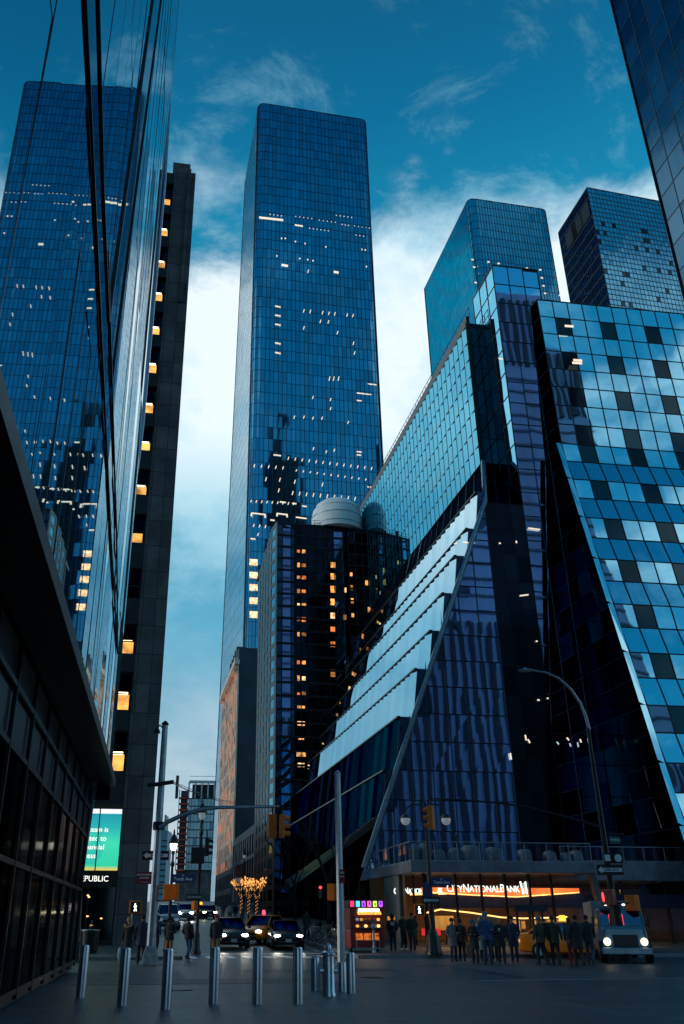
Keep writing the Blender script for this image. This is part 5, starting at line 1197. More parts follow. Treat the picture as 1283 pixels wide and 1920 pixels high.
# ------------------------------------------------------------------ bare trees
M['bark'] = pm('bark', (.035, .03, .028), .85, var=.4, scale=6, stretch=(1, 1, .2))
def tree(loc, h, label, seed, lights=False, group='bare street trees'):
    r = random.Random(seed); T = thing('bare_tree', label, 'tree', tuple(loc), 0, group); tr, cr, lt = MB(), MB(), MB(); tips = []
    tr.tube([(0, 0, 0), (.03, 0, h * .2), (-.02, .03, h * .42)], [h * .022, h * .016, h * .013], 7); tr.build('trunk', M['bark'], T, True, world=False)
    def grow(p, d, L, rad, n):
        q = p + d * L; mdl = p + d * L * .5 + Vector((r.uniform(-1, 1), r.uniform(-1, 1), r.uniform(-.2, .6))) * L * .06
        cr.tube([p, mdl, q], [rad, rad * .8, rad * .6], 5, cap=False); tips.extend((mdl, q))
        if n == 0: return
        for k in range(r.choice((2, 3, 3))):
            d2 = (d + Vector((r.uniform(-1, 1), r.uniform(-1, 1), r.uniform(-.15, .75))) * .75).normalized(); grow(q, d2, L * r.uniform(.62, .82), rad * .58, n - 1)
    for k in range(4):
        t = 2 * math.pi * k / 4 + r.random(); grow(Vector((-.02, .03, h * (.36 + .02 * k))), Vector((math.cos(t) * .5, math.sin(t) * .5, 1)).normalized(), h * .2, h * .009, 3)
    cr.build('crown', M['bark'], T, world=False)
    if lights:
        for p, q in zip(tips[::2], tips[1::2]):
            for t in (0, .33, .66): lt.blob(p + (q - p) * t + Vector((r.uniform(-.04, .04), r.uniform(-.04, .04), 0)), (.033, .033, .033), 4, 3)
        for k in range(26): lt.blob(Vector((.11 * math.cos(k * 1.3), .11 * math.sin(k * 1.3), .4 + k * h * .016)), (.03, .03, .03), 4, 3)
        lt = tag(lt.build('string_lights', glow('string_light', (1, .42, .10), 1.6), T, world=False), kind='stuff')
    return T
tree(gp(553, 1748), 8.2, 'bare leafless tree under the soffit nearest the terracotta building side', 3)
tree(gp(617, 1757), 8.6, 'tall bare leafless tree just left of the plain steel post', 5)
for k, px in enumerate((452, 466, 481)): tree(gp(px, 1721 + k), 4.6, ('small tree wound with amber lights, farthest left of the three', 'small tree wound with amber lights, middle of the three', 'small tree wound with amber lights, nearest the black glass building')[k], 11 + k, True, 'trees wound with amber lights')

# ------------------------------------------------------------------ people
def mk(name, col, rough=.8, var=.35, scale=6): return pm(name, col, rough, var=var, scale=scale)
CL = {k: mk('cloth_' + k, c) for k, c in dict(black=(.018, .021, .028), navy=(.02, .032, .075), blue=(.03, .08, .22), jeans=(.03, .08, .20), khaki=(.26, .17, .09), grey=(.17, .15, .16), brown=(.07, .055, .035), pale=(.30, .36, .38), orange=(.34, .14, .05), white=(.55, .58, .6), teal=(.05, .22, .30), lime=(.25, .65, .04), red=(.30, .03, .04), fur=(.30, .24, .15), denim=(.02, .05, .09), dgreen=(.034, .042, .032)).items()}
SKIN = [pm('skin_light', (.45, .24, .16), .55, var=.1), pm('skin_mid', (.26, .13, .075), .55, var=.1), pm('skin_deep', (.10, .05, .03), .55, var=.1)]
HAIR = dict(blond=mk('hair_blond', (.42, .30, .13)), dark=mk('hair_dark', (.012, .010, .009)), brown=mk('hair_brown', (.06, .035, .02)))
M['shoe'] = mk('shoe_leather', (.012, .011, .011), .5); M['eye'] = pm('eye', (.01, .01, .01), .2, var=0)
def skin_mesh(joints, edges, name, mat, parent, sub=1):
    me = bpy.data.meshes.new(name); me.from_pydata([j[0] for j in joints], edges, [])
    o = bpy.data.objects.new('tmp', me); COL.objects.link(o); md = o.modifiers.new('s', 'SKIN'); sv = me.skin_vertices[0].data
    for i, j in enumerate(joints): sv[i].radius = (j[1], j[2] if len(j) > 2 else j[1]); sv[i].use_root = (i == 0)
    md.use_smooth_shade = True; sb = o.modifiers.new('u', 'SUBSURF'); sb.levels = sub; sb.render_levels = sub
    dg = bpy.context.evaluated_depsgraph_get(); dg.update(); m2 = bpy.data.meshes.new_from_object(o.evaluated_get(dg)); bpy.data.objects.remove(o); bpy.data.meshes.remove(me)
    m2.name = name; m2.materials.clear(); m2.materials.append(mat); m2.polygons.foreach_set('use_smooth', [True] * len(m2.polygons))
    r = bpy.data.objects.new(name, m2); COL.objects.link(r); r.parent = parent; return r
def loft(m, rings, n=14):
    b = len(m.v)
    for c, rx, ry in rings:
        for k in range(n):
            t = 2 * math.pi * k / n; m.v.append(Vector(c) + Vector((rx * math.cos(t), ry * math.sin(t), 0)))
    for i in range(len(rings) - 1):
        for k in range(n): m.f.append([b + i * n + k, b + i * n + (k + 1) % n, b + (i + 1) * n + (k + 1) % n, b + (i + 1) * n + k]); m.m.append(0)
    m.f.append([b + k for k in range(n)][::-1]); e = b + (len(rings) - 1) * n; m.f.append([e + k for k in range(n)]); m.m += [0, 0]
ARM = {'down': ((.235, .02, 1.15), (.245, -.06, .90)), 'out': ((.28, .03, 1.17), (.31, -.06, .93)), 'bent': ((.24, .02, 1.14), (.14, -.24, 1.16)), 'pocket': ((.27, .07, 1.16), (.19, -.06, .98)), 'fwd': ((.22, -.08, 1.16), (.22, -.25, .98)), 'back': ((.22, .14, 1.16), (.23, .16, .92)), 'cup': ((.24, .0, 1.14), (.10, -.27, 1.24))}
def person(loc, label, h=1.74, face=0, coat='black', legs='navy', clen=.86, head='short', hair='dark', skin=0, walk=0, L='down', Rr='down', hat=None, flare=1.0, group='pedestrians', lean=0, shoes=None, bulk=1.0):
    """face: degrees the front is turned from the camera; 180 = seen from behind"""
    P = thing('person', label, 'person', tuple(loc), R(face), group); k = h / 1.75
    V = lambda x, y, z: Vector((x * k, (y + lean * max(0, z - .9)) * k, z * k))
    J, E = [], []
    def j(p, r, par=None, ry=None):
        J.append((V(*p), r * k, (ry or r) * k)); 
        if par is not None: E.append((par, len(J) - 1))
        return len(J) - 1
    pel = j((0, 0, .96), .13, None, .11); sp = j((0, .01, 1.15), .12, pel, .10); ch = j((0, .01, 1.36), .14, sp, .105); nk = j((0, 0, 1.51), .055, ch); h0 = j((0, -.025, 1.585), .066, nk, .075); h1 = j((0, -.02, 1.66), .080, h0, .098); h2 = j((0, -.005, 1.735), .055, h1, .065); j((0, -.13, 1.635), .013, h0)
    for s in (-1, 1): j((s * .085, .01, 1.645), .012, h1)       # ears
    arms = {}
    for s, nm in ((-1, L), (1, Rr)):
        e_, w_ = ARM[nm]; sh = j((s * .185, .01, 1.43), .06, ch); el = j((s * e_[0], e_[1], e_[2]), .042, sh); wr = j((s * w_[0], w_[1], w_[2]), .028, el)
        d = (Vector(w_) - Vector(e_)).normalized(); d = Vector((d.x * s, d.y, d.z)); pm_ = Vector((s * w_[0], w_[1], w_[2])) + d * .07; pa = j(tuple(pm_), .030, wr, .018); arms[s] = (sh, el, wr, pa)
        side = Vector((0, -1, 0)) if abs(d.z) > .6 else Vector((1, 0, 0)); curl = Vector((-s, 0, -.4)) if abs(d.z) > .6 else Vector((0, 0, -1))
        for f in range(4):
            b0_ = pm_ + d * .035 + side * (.024 - .016 * f); L_ = (.034, .040, .038, .030)[f]; a1 = j(tuple(b0_), .009, pa); a2 = j(tuple(b0_ + d * L_), .008, a1); j(tuple(b0_ + d * L_ * 1.4 + curl.normalized() * .022), .0065, a2)
        t1 = j(tuple(pm_ + side * .036 - d * .005), .010, pa); j(tuple(pm_ + side * .052 + d * .03), .008, t1)
    lg = {}
    for s in (-1, 1):
        st = walk * s; hp = j((s * .085, 0, .90), .082, pel); kn = j((s * .10, -.03 - .16 * max(0, st) - .02 * max(0, -st), .50), .056, hp); an = j((s * .10, .02 - .20 * st + (.12 * -st if st < 0 else 0), .085 + (.06 * abs(st) if st < 0 else 0)), .038, kn); j((s * .115, .02 - .20 * st + (.12 * -st if st < 0 else 0) - .15, .035 + (.02 * abs(st) if st < 0 else 0)), .034, an); lg[s] = (hp, kn, an, len(J) - 1)
    skin_mesh(J, E, 'body', SKIN[skin], P)
    c = MB(); B = bulk; z0 = clen
    C = lambda y, z: V(0, y, z)
    rings = [(C(.01, z0), .185 * flare * B * k, .145 * flare * B * k)]
    if z0 < .85: rings.append((C(.01, (z0 + .95) / 2), .182 * (flare * .5 + .5) * B * k, .142 * (flare * .5 + .5) * B * k))
    rings += [(C(.01, .98), .178 * B * k, .138 * B * k), (C(.015, 1.15), .17 * B * k, .130 * B * k), (C(.015, 1.32), .195 * B * k, .14 * B * k), (C(.015, 1.43), .205 * B * k, .115 * B * k), (C(.012, 1.49), .12 * k, .085 * k), (C(.0, 1.535), .078 * k, .078 * k)]
    loft(c, rings)
    for s in (-1, 1):
        sh, el, wr, pa = arms[s]; a, b, d = J[sh][0], J[el][0], J[wr][0]; c.tube([a + V(-s * .03, 0, .02) - V(0, 0, 0), (a + b) / 2 + (a - b) * .12, b, b + (d - b) * .5, d], [.078 * B * k, .068 * B * k, .060 * B * k, .055 * k, .046 * k], 9)
    c.build('coat', CL[coat], P, True, world=False)
    t = MB(); 
    for s in (-1, 1):
        hp, kn, an, to = lg[s]; a, b, d = J[hp][0], J[kn][0], J[an][0]; t.tube([a + Vector((0, 0, .05)), a + (b - a) * .5, b, b + (d - b) * .5, d + Vector((0, 0, .0))], [.105 * k, .092 * k, .074 * k, .068 * k, .06 * k], 9)
    loft(t, [(V(0, 0, .86), .15 * k, .115 * k), (V(0, 0, .96), .16 * k, .12 * k), (V(0, 0, 1.02), .15 * k, .11 * k)]); t.build('trousers', CL[legs], P, True, world=False)
    for s in (-1, 1):
        an, to = J[lg[s][2]][0], J[lg[s][3]][0]; f = MB(); f.blob((an * .45 + to * .55) + Vector((0, .02, .0)), (.052 * k, .145 * k, .05 * k), 9, 6); f.build('shoe', CL[shoes] if shoes else M['shoe'], P, True, world=False)
    hc = V(0, -.015, 1.66); hh_ = MB()
    if head in ('short', 'cap'): hh_.blob(hc + Vector((0, .018, .025)) * k, (.092 * k, .108 * k, .098 * k), 12, 8)
    if head == 'long': hh_.blob(hc + Vector((0, .018, .02)) * k, (.10 * k, .115 * k, .105 * k), 12, 8); hh_.blob(hc + Vector((0, .055, -.13)) * k, (.11 * k, .07 * k, .17 * k), 10, 8)
    if head == 'bun': hh_.blob(hc + Vector((0, .02, .025)) * k, (.11 * k, .12 * k, .105 * k), 12, 8); hh_.blob(hc + Vector((.01, .08, .085)) * k, (.065 * k, .065 * k, .06 * k), 9, 7)
    if hh_.v: hh_.build('hair', HAIR[hair], P, True, world=False)
    if head in ('beanie', 'cap') or hat:
        b_ = MB(); b_.blob(hc + Vector((0, .012, .05)) * k, (.104 * k, .118 * k, .088 * k), 12, 8)
        if head == 'cap': b_.box(hc + Vector((0, -.13, .045)) * k, (.13 * k, .11 * k, .018 * k))
        else: b_.lathe([(.103 * k, .0), (.108 * k, .03), (.103 * k, .05)], hc + Vector((0, .008, -.005)) * k, 12)
        b_.build('hat', CL[hat or 'black'], P, True, world=False)
    if head == 'hood':
        b_ = MB(); b_.blob(hc + Vector((0, .035, .005)) * k, (.125 * k, .125 * k, .14 * k), 12, 8); b_.tube([hc + Vector((.10 * math.cos(t), -.075, .115 * math.sin(t))) * k for t in [2 * math.pi * i / 10 for i in range(11)]], .028 * k, 6); b_.build('hood', CL[hat or coat], P, True, world=False)
    ey = MB()
    for s in (-1, 1): ey.blob(hc + Vector((s * .033, -.092, .0)) * k, (.011 * k, .008 * k, .008 * k), 6, 5)
    ey.build('eyes', M['eye'], P, world=False); mo = MB(); mo.blob(hc + Vector((0, -.088, -.068)) * k, (.026 * k, .009 * k, .007 * k), 7, 5); mo.build('mouth', CL['red'], P, world=False)
    P['hand_l'] = 0; del P['hand_l']
    return P, J[arms[-1][3]][0], J[arms[1][3]][0]
def to_world(P, v): return Matrix.Translation(P.location) @ Matrix.Rotation(P.rotation_euler[2], 4, 'Z') @ Vector(v)
def bag(P, hand, label, mat, w=.34, h=.38, d=.14, strap=.16):
    p = to_world(P, hand); b = thing('bag', label, 'bag', (p.x, p.y, p.z - strap - h - .03)); m = MB()
    rings = [((0, 0, 0), w * .44, d * .5), ((0, 0, h * .3), w * .52, d * .62), ((0, 0, h * .8), w * .48, d * .5), ((0, 0, h), w * .42, d * .25)]; loft(m, rings, 12); m.build('body', mat, b, True, world=False)
    m = MB(); m.tube([(-w * .3, 0, h * .97), (-w * .12, 0, h + strap), (w * .12, 0, h + strap), (w * .3, 0, h * .97)], .012, 5); m.build('handle', mat, b, world=False); return b
P, l, r = person(gp(237, 1809), 'blonde woman in long black coat with fur collar, seen from behind at left', 1.68, 172, 'black', 'black', .52, 'bun', 'blond', 0, .25, 'out', 'down', None, 1.15)
m = MB(); m.tube([Vector((.15 * math.cos(t), .10 + .04 * math.sin(t), 1.46 - .10 * abs(math.sin(t)))) for t in [math.pi * i / 10 for i in range(11)]], .05, 8); m.build('fur_collar', CL['fur'], P, True, world=False)
bag(P, r, 'pale blue shopping bag in the hand of the blonde woman', pm('blue_bag', (.12, .26, .40), .5, var=.4, scale=10), .36, .46)
person(gp(263, 1808), 'tall man in a dark navy coat walking away beside the blonde woman', 1.80, 190, 'navy', 'black', .66, 'short', 'dark', 1, .3, 'down', 'out', None, 1.05, bulk=1.08)
person(gp(291, 1789), 'person half hidden behind the left signal pole with an orange bag', 1.66, 150, 'navy', 'black', .80, 'hood', 'dark', 1, .3)
person(gp(316, 1801), 'man in black hooded jacket and orange trousers behind a bollard', 1.70, -8, 'black', 'orange', .84, 'hood', 'dark', 1, .2, 'pocket', 'bent', None, 1.1, bulk=1.1)
person(gp(352, 1800), 'man in black jacket and blue jeans stepping to the right by the kerb', 1.72, 150, 'black', 'jeans', .86, 'short', 'dark', 1, .8, 'down', 'pocket', None, 1.05, lean=.08, bulk=1.1, shoes='brown')
person(gp(404, 1801), 'man in dark jacket and khaki trousers crossing before the black car', 1.80, 5, 'black', 'khaki', .86, 'cap', 'brown', 0, .35, 'down', 'down', 'red', 1.05, bulk=1.12)
P, l, r = person(gp(738, 1784), 'man in black hoodie with white print on the back beside the food cart', 1.72, 178, 'black', 'black', .86, 'hood', 'dark', 2, .3, 'pocket', 'pocket', bulk=1.1)
m = MB()
for x, z, w in ((-.07, 1.36, .10), (.08, 1.36, .09), (.0, 1.29, .2), (0, 1.24, .16)): m.box((x, .165, z), (w, .012, .05))
m.build('back_print', CL['white'], P, world=False)
person(gp(758, 1782), 'slim dark figure with pale gloves standing at the bank corner', 1.74, 20, 'black', 'black', .84, 'short', 'dark', 1, .2, 'bent', 'down', shoes='white')
person(gp(775, 1783), 'broad dark figure in long coat left of the twin globe lamp', 1.78, -15, 'dgreen', 'navy', .60, 'short', 'dark', 1, .1, 'pocket', 'pocket', bulk=1.2)
person(gp(852, 1803), 'woman in grey tweed coat and dark beanie waiting before the bank', 1.66, 25, 'grey', 'navy', .62, 'beanie', 'dark', 0, .1, 'pocket', 'bent', 'black', 1.2, bulk=1.15)
P, l, r = person(gp(868, 1803), 'slim person all in black holding a brown paper bag', 1.64, 160, 'black', 'black', .80, 'short', 'dark', 0, .2, 'down', 'out')
bag(P, l, 'brown paper bag hanging from the hand of the slim person in black', pm('paper_bag', (.24, .12, .06), .7, var=.4, scale=8), .32, .46, .18, .1)
person(gp(893, 1808), 'woman in black coat with a pale blue hood and scarf', 1.62, -20, 'black', 'black', .60, 'hood', 'dark', 0, .15, 'bent', 'bent', 'teal', 1.1, bulk=1.05)
person(gp(908, 1802), 'person in long pale coat mostly hidden behind the tall man in blue', 1.72, 15, 'pale', 'black', .45, 'hood', 'brown', 0, 0, 'pocket', 'down', 'pale', 1.2)
person(gp(917, 1809), 'tall man in blue jacket and teal beanie facing the crossing', 1.88, 5, 'blue', 'denim', .84, 'beanie', 'brown', 0, .1, 'pocket', 'bent', 'teal', 1.05, bulk=1.12)
person(gp(929, 1802), 'person with a fur trimmed hood half hidden behind the tall man in blue', 1.68, -25, 'denim', 'black', .7, 'hood', 'brown', 0, .1, 'down', 'down', 'fur')
P, l, r = person(gp(943, 1808), 'bald man in black coat holding a white cup', 1.70, -5, 'black', 'black', .66, 'none', 'dark', 0, .1, 'cup', 'pocket', None, 1.1, bulk=1.05)
p = to_world(P, l); cupm = MB(); cupm.lathe([(.03, 0), (.042, .11), (.043, .12)], (p.x, p.y - .03, p.z - .03), 10); tag(cupm.build('paper_cup', CL['white'], None, True), 'white paper cup in the hand of the bald man', 'cup')
person(gp(967, 1807), 'man with dark grey coat standing right of the bald man', 1.74, -15, 'navy', 'navy', .64, 'short', 'dark', 0, .1, 'down', 'pocket', None, 1.1, bulk=1.1, shoes='red')
person(gp(1019, 1811), 'man in brown jacket and blue beanie walking left, seen from behind', 1.72, 205, 'brown', 'black', .84, 'beanie', 'brown', 0, .6, 'down', 'out', 'teal', 1.0, bulk=1.15)
person(gp(1045, 1811), 'figure in dark green jacket and black cap beside the brown jacket', 1.74, 170, 'dgreen', 'black', .80, 'beanie', 'dark', 1, .5, 'out', 'down', 'black', 1.05, bulk=1.12)
person(gp(1063, 1782), 'child in pale blue jacket and lime green hat by the bank door', 1.50, 10, 'pale', 'navy', .72, 'beanie', 'brown', 0, .2, 'down', 'down', 'lime')
person(gp(1076, 1808), 'woman with long brown hair and teal scarf behind the dark couple at right', 1.66, 160, 'denim', 'red', .70, 'long', 'brown', 0, .3, 'down', 'down')
person(gp(1089, 1812), 'tall dark figure in long black coat leading the couple at right', 1.78, 185, 'black', 'black', .58, 'short', 'dark', 1, .5, 'down', 'out', None, 1.1, bulk=1.15)
person(gp(1110, 1809), 'man striding right in black jacket with a blue collar and blue trousers', 1.78, 160, 'black', 'denim', .82, 'short', 'dark', 1, 1.0, 'fwd', 'back', None, 1.0, bulk=1.08)
for px, py, co, lb in ((418, 1724, 'navy', 'tiny far pedestrian in navy near the terracotta building'), (431, 1727, 'white', 'far pedestrian in a white top on the right pavement'), (441, 1728, 'black', 'far pedestrian in black beside the white top'), (522, 1757, 'black', 'pedestrian in the shade under the slanted glass block'), (575, 1762, 'dgreen', 'pedestrian by the parked bicycles under the glass block')):
    person(gp(px, py), lb, 1.7, rnd.choice((0, 170, 20)), co, 'black', .8, 'short', 'dark', 1, .4)

# ------------------------------------------------------------------ vehicles
def wheel(root, x, y, r=.33, w=.22):
    s = 1 if x > 0 else -1; m = MB(); n = 20
    prof = [(-w / 2, r * .62), (-w / 2, r * .94), (-w * .3, r), (w * .3, r), (w / 2, r * .94), (w / 2, r * .62)]
    for i in range(n):
        for a, b in zip(prof[:-1], prof[1:]):
            t0, t1 = 2 * math.pi * i / n, 2 * math.pi * (i + 1) / n
            m.quad(Vector((x + a[0], y + a[1] * math.cos(t0), r + a[1] * math.sin(t0))), Vector((x + a[0], y + a[1] * math.cos(t1), r + a[1] * math.sin(t1))), Vector((x + b[0], y + b[1] * math.cos(t1), r + b[1] * math.sin(t1))), Vector((x + b[0], y + b[1] * math.cos(t0), r + b[1] * math.sin(t0))))
    o = m.build('wheel', M['rubber'], root, world=False, smooth=True); m = MB()
    for sgn in (-1, 1): m.quad(*[Vector((x + sgn * w * .42, y + r * .63 * math.cos(2 * math.pi * i / n), r + r * .63 * math.sin(2 * math.pi * i / n))) for i in range(n)])
    for i in range(5): t = 2 * math.pi * i / 5; m.bar(Vector((x + s * w * .46, y, r)), Vector((x + s * w * .46, y + r * .6 * math.cos(t), r + r * .6 * math.sin(t))), .05, .03, up=Vector((1, 0, 0)))
    m.build('rim', M['silver'], o, world=False)
CARS = []
def car(loc, rz, label, paint, group='cars on the side street', suv=0.0, lights=True, taxi=False, L=4.7, Wd=1.84, lightmat=None, cat='car'):
    C_ = thing('car', label, cat, tuple(loc), rz, group); CARS.append(C_); hw = Wd / 2; e = suv
    # stations front (-y) to rear: y, half width, sill, shoulder height
    stn = [(-L / 2, hw * .70, .34, .60), (-L / 2 + .12, hw * .86, .26, .70), (-L / 2 + .5, hw * .97, .22, .79 + e * .12), (-L * .24, hw, .20, .92 + e * .16), (-L * .10, hw, .20, .96 + e * .18), (L * .15, hw, .20, .98 + e * .18), (L * .34, hw, .22, 1.0 + e * .16), (L / 2 - .3, hw * .96, .26, 1.0 + e * .12), (L / 2 - .05, hw * .86, .34, .92 + e * .1), (L / 2, hw * .78, .42, .80)]
    m = MB(); ring = lambda y, w, a, b: [(-w * .84, y, a), (-w * .97, y, a + .08), (-w, y, a + (b - a) * .45), (-w * .98, y, a + (b - a) * .78), (-w * .90, y, b - .03), (-w * .70, y, b), (0, y, b + .035), (w * .70, y, b), (w * .90, y, b - .03), (w * .98, y, a + (b - a) * .78), (w, y, a + (b - a) * .45), (w * .97, y, a + .08), (w * .84, y, a)]
    n = 13
    for s_ in stn: m.v += [Vector(p) for p in ring(*s_)]
    for i in range(len(stn) - 1):
        for k in range(n): m.f.append([i * n + k, i * n + (k + 1) % n, (i + 1) * n + (k + 1) % n, (i + 1) * n + k]); m.m.append(0)
    m.f.append(list(range(n))[::-1]); m.f.append([(len(stn) - 1) * n + k for k in range(n)]); m.m += [0, 0]
    m.build('body', paint, C_, True, world=False)
    roof = 1.44 + e * .28
    gh = [(-L * .21, hw * .84, .93 + e * .16, .94 + e * .16), (-L * .06, hw * .86, .95 + e * .17, roof - .05), (L * .08, hw * .87, .96 + e * .17, roof), (L * .24, hw * .86, .98 + e * .17, roof - .03), (L * (.36 + .06 * e), hw * .84, .98 + e * .17, 1.0 + e * .20)]
    g = MB()
    for y, w, a, b in gh: g.v += [Vector(p) for p in ((-w, y, a), (-w * .97, y, a + (b - a) * .5), (-w * .80, y, b), (w * .80, y, b), (w * .97, y, a + (b - a) * .5), (w, y, a))]
    for i in range(4):
        for k in range(5): g.f.append([i * 6 + k, i * 6 + k + 1, (i + 1) * 6 + k + 1, (i + 1) * 6 + k]); g.m.append(0)
    g.build('windows', M['car_glass'], C_, True, world=False)
    r_ = MB()
    for i in range(1, 3):
        a, b = gh[i], gh[i + 1]; r_.quad(*[Vector(p) for p in ((-a[1] * .81, a[0], a[3] + .015), (a[1] * .81, a[0], a[3] + .015), (b[1] * .81, b[0], b[3] + .015), (-b[1] * .81, b[0], b[3] + .015))])
    for s_ in (-1, 1):
        r_.bar((s_ * gh[0][1] * .97, gh[0][0] - .02, gh[0][2] + .02), (s_ * gh[1][1] * .81, gh[1][0], gh[1][3] + .01), .07, .05)
        r_.bar((s_ * gh[1][1] * .81, gh[1][0], gh[1][3] + .01), (s_ * gh[3][1] * .81, gh[3][0], gh[3][3] + .01), .07, .05); r_.bar((s_ * gh[2][1] * .99, gh[2][0] + .1, gh[2][2]), (s_ * gh[2][1] * .82, gh[2][0] + .1, gh[2][3]), .08, .03); r_.bar((s_ * gh[4][1] * .97, gh[4][0], gh[4][3]), (s_ * gh[3][1] * .81, gh[3][0], gh[3][3] + .01), .10, .05)
    r_.build('roof', paint, C_, world=False)
    for x in (-hw + .10, hw - .10):
        for y in (-L * .31, L * .29): wheel(C_, x, y, .33 + .04 * e)
    for s_ in (-1, 1):
        h_ = MB(); c = Vector((s_ * hw * .66, -L / 2 + .10, .66 + e * .06)); h_.blob(c, (.19, .10, .07 + .02 * e), 12, 7); h_.build('headlight', (lightmat or M['head']) if lights else M['globe'], C_, True, world=False)
        mi = MB(); mi.blob(Vector((s_ * (hw + .10), -L * .17, 1.0 + e * .18)), (.11, .06, .075), 9, 6); mi.build('mirror', paint, C_, True, world=False)
        tl_ = MB(); tl_.blob((s_ * hw * .72, L / 2 - .06, .82 + e * .1), (.16, .05, .07), 9, 6); tl_.build('tail_light', CL['red'], C_, True, world=False)
    g = MB(); g.box((0, -L / 2 + .0, .56 + e * .06), (hw * .95, .08, .16)); g.box((0, -L / 2 + .0, .36), (hw * 1.1, .10, .12)); g.build('grille', M['black'], C_, world=False, bevel=.02)
    p_ = MB(); p_.box((0, -L / 2 - .06, .44), (.32, .02, .15)); p_.build('licence_plate', M['plate'], C_, world=False)
    if taxi:
        t = MB(); t.box((0, .1, roof + .16), (.16 if taxi == 2 else .9, .30, .26), taper=.8); t.build('roof_sign', glow('taxi_sign', (1, .08, .16) if taxi == 2 else (1, .5, .05), 1.6), C_, world=False, bevel=.03)
    return C_
M['car_glass'] = mirror_glass('car_glass', (.06, .09, .16), .05, .003, 1, (1, 1, 1), .05); M['plate'] = pm('licence_plate', (.35, .42, .48), .5, var=.2, scale=20)
paint = lambda n, c, mt=.3: pm(n, c, .22, mt, var=.12, scale=2)
M['p_black'] = paint('black_car_paint', (.012, .015, .025)); M['p_taxi'] = paint('taxi_paint', (1.0, .25, .008), .1); M['p_blue'] = paint('blue_grey_paint', (.09, .20, .28)); M['p_white'] = paint('white_paint', (.55, .60, .63), .1); M['p_grey'] = paint('dark_grey_paint', (.03, .035, .045))
sa = R(9.3)
def carloc(px, py): p = gp(px, py); p.z = gz(p.x, p.y) + .008; return p
tilt = math.atan(.027)
def onslope(c):
    c.rotation_mode = 'XYZ'; c.rotation_euler = (tilt if c.location.y > 52 else 0, 0, c.rotation_euler[2]); return c
car(carloc(535, 1778), R(5), 'dark sedan with both headlights on, stopped at the crosswalk', M['p_black'])
car(carloc(493, 1769), R(-20), 'yellow taxi with pink roof sign turning out behind the dark sedan', M['p_taxi'], suv=.5, taxi=2)
car(carloc(430, 1778), R(10), 'black car with one bright headlight behind the man in khaki trousers', M['p_black'], suv=.5)
car(carloc(346, 1725), R(10), 'far oncoming car with dazzling headlights in the left lane', M['p_white'], lightmat=glow('dazzling_headlight', (.95, 1, 1), 60), suv=.6)
car(carloc(372, 1722), R(10), 'far yellow cab in the middle of the side street', M['p_taxi'], taxi=1, lights=False)
car(carloc(390, 1723), R(10), 'far black car with warm headlights right of the yellow cab', M['p_black'], lightmat=glow('warm_headlight', (1, .85, .5), 30))
v_ = carloc(314, 1743); car(v_, R(9), 'white van parked at the left kerb behind the lit lantern post', M['p_white'], suv=1.6, lights=False, Wd=1.95)
car(carloc(592, 1768) + Vector((2.2, 6, .1)), R(9), 'dark parked car under the slanted glass block', M['p_grey'], suv=.7, lights=False)
car(gp(1106, 1800) + Vector((-.3, 2.2, 0)), R(78), 'orange taxi crossing behind the man striding right', M['p_taxi'], 'cars on the avenue', taxi=1, suv=.3)
# truck at the right edge
def beams(c, e, col=(1, .93, .78), L=4.7, Wd=1.84, z=.66):
    for s_ in (-1, 1):
        d = bpy.data.lights.new('headlight_beam', 'SPOT'); d.energy = e; d.color = col; d.spot_size = R(55); d.spot_blend = .8; d.shadow_soft_size = .08
        o = bpy.data.objects.new('headlight_beam', d); COL.objects.link(o); o.parent = c; o.location = (s_ * Wd * .33, -L / 2 - .12, z); o.rotation_euler = (R(80), 0, math.pi) if False else (Vector((0, 1, .12)).to_track_quat('Z', 'Y')).to_euler()
for c_ in CARS[:4]: beams(c_, 22)
tk0 = gp(1180, 1806); tr = thing('truck', 'blue grey box truck with a red sign in its windscreen at the right edge', 'truck', (tk0.x + .2, tk0.y + 1.0, .006), R(-13))
m = MB(); m.box((0, .6, 1.25), (2.1, 2.2, 1.75), taper=.86); m.build('cab', M['p_blue'], tr, world=False, bevel=.12)
m = MB(); m.box((0, -.75, .95), (1.9, .9, .9), taper=.92); m.build('bonnet', M['p_blue'], tr, world=False, bevel=.14)
m = MB(); m.box((0, 4.6, 1.5), (2.0, 5.6, 1.8)); m.build('cargo_box', pm('cargo_box', (.14, .24, .30), .5, var=.3), tr, world=False, bevel=.05)
m = MB(); m.quad((-.86, -.54, 1.28), (.86, -.54, 1.28), (.78, -.36, 2.02), (-.78, -.36, 2.02)); w_ = m.build('windscreen', M['car_glass'], tr, world=False)
m = MB(); m.quad((-.48, -.56, 1.42), (.10, -.56, 1.42), (.10, -.44, 1.84), (-.48, -.44, 1.84)); sgn = m.build('windscreen_sign', glow('red_sign_light', (1, .05, .10), 1.4), w_, world=False)
m = MB(); m.blob((-.19, -.51, 1.63), (.20, .012, .10), 12, 7); m.build('sign_badge', glow('sign_badge', (.55, .6, 1), 1.2), w_, world=False)
m = MB(); m.box((0, -1.27, .45), (2.0, .18, .26)); m.build('bumper', M['galv'], tr, world=False, bevel=.04)
m = MB(); m.box((0, -1.22, .85), (1.0, .06, .42)); m.build('grille', M['black'], tr, world=False, bevel=.02)
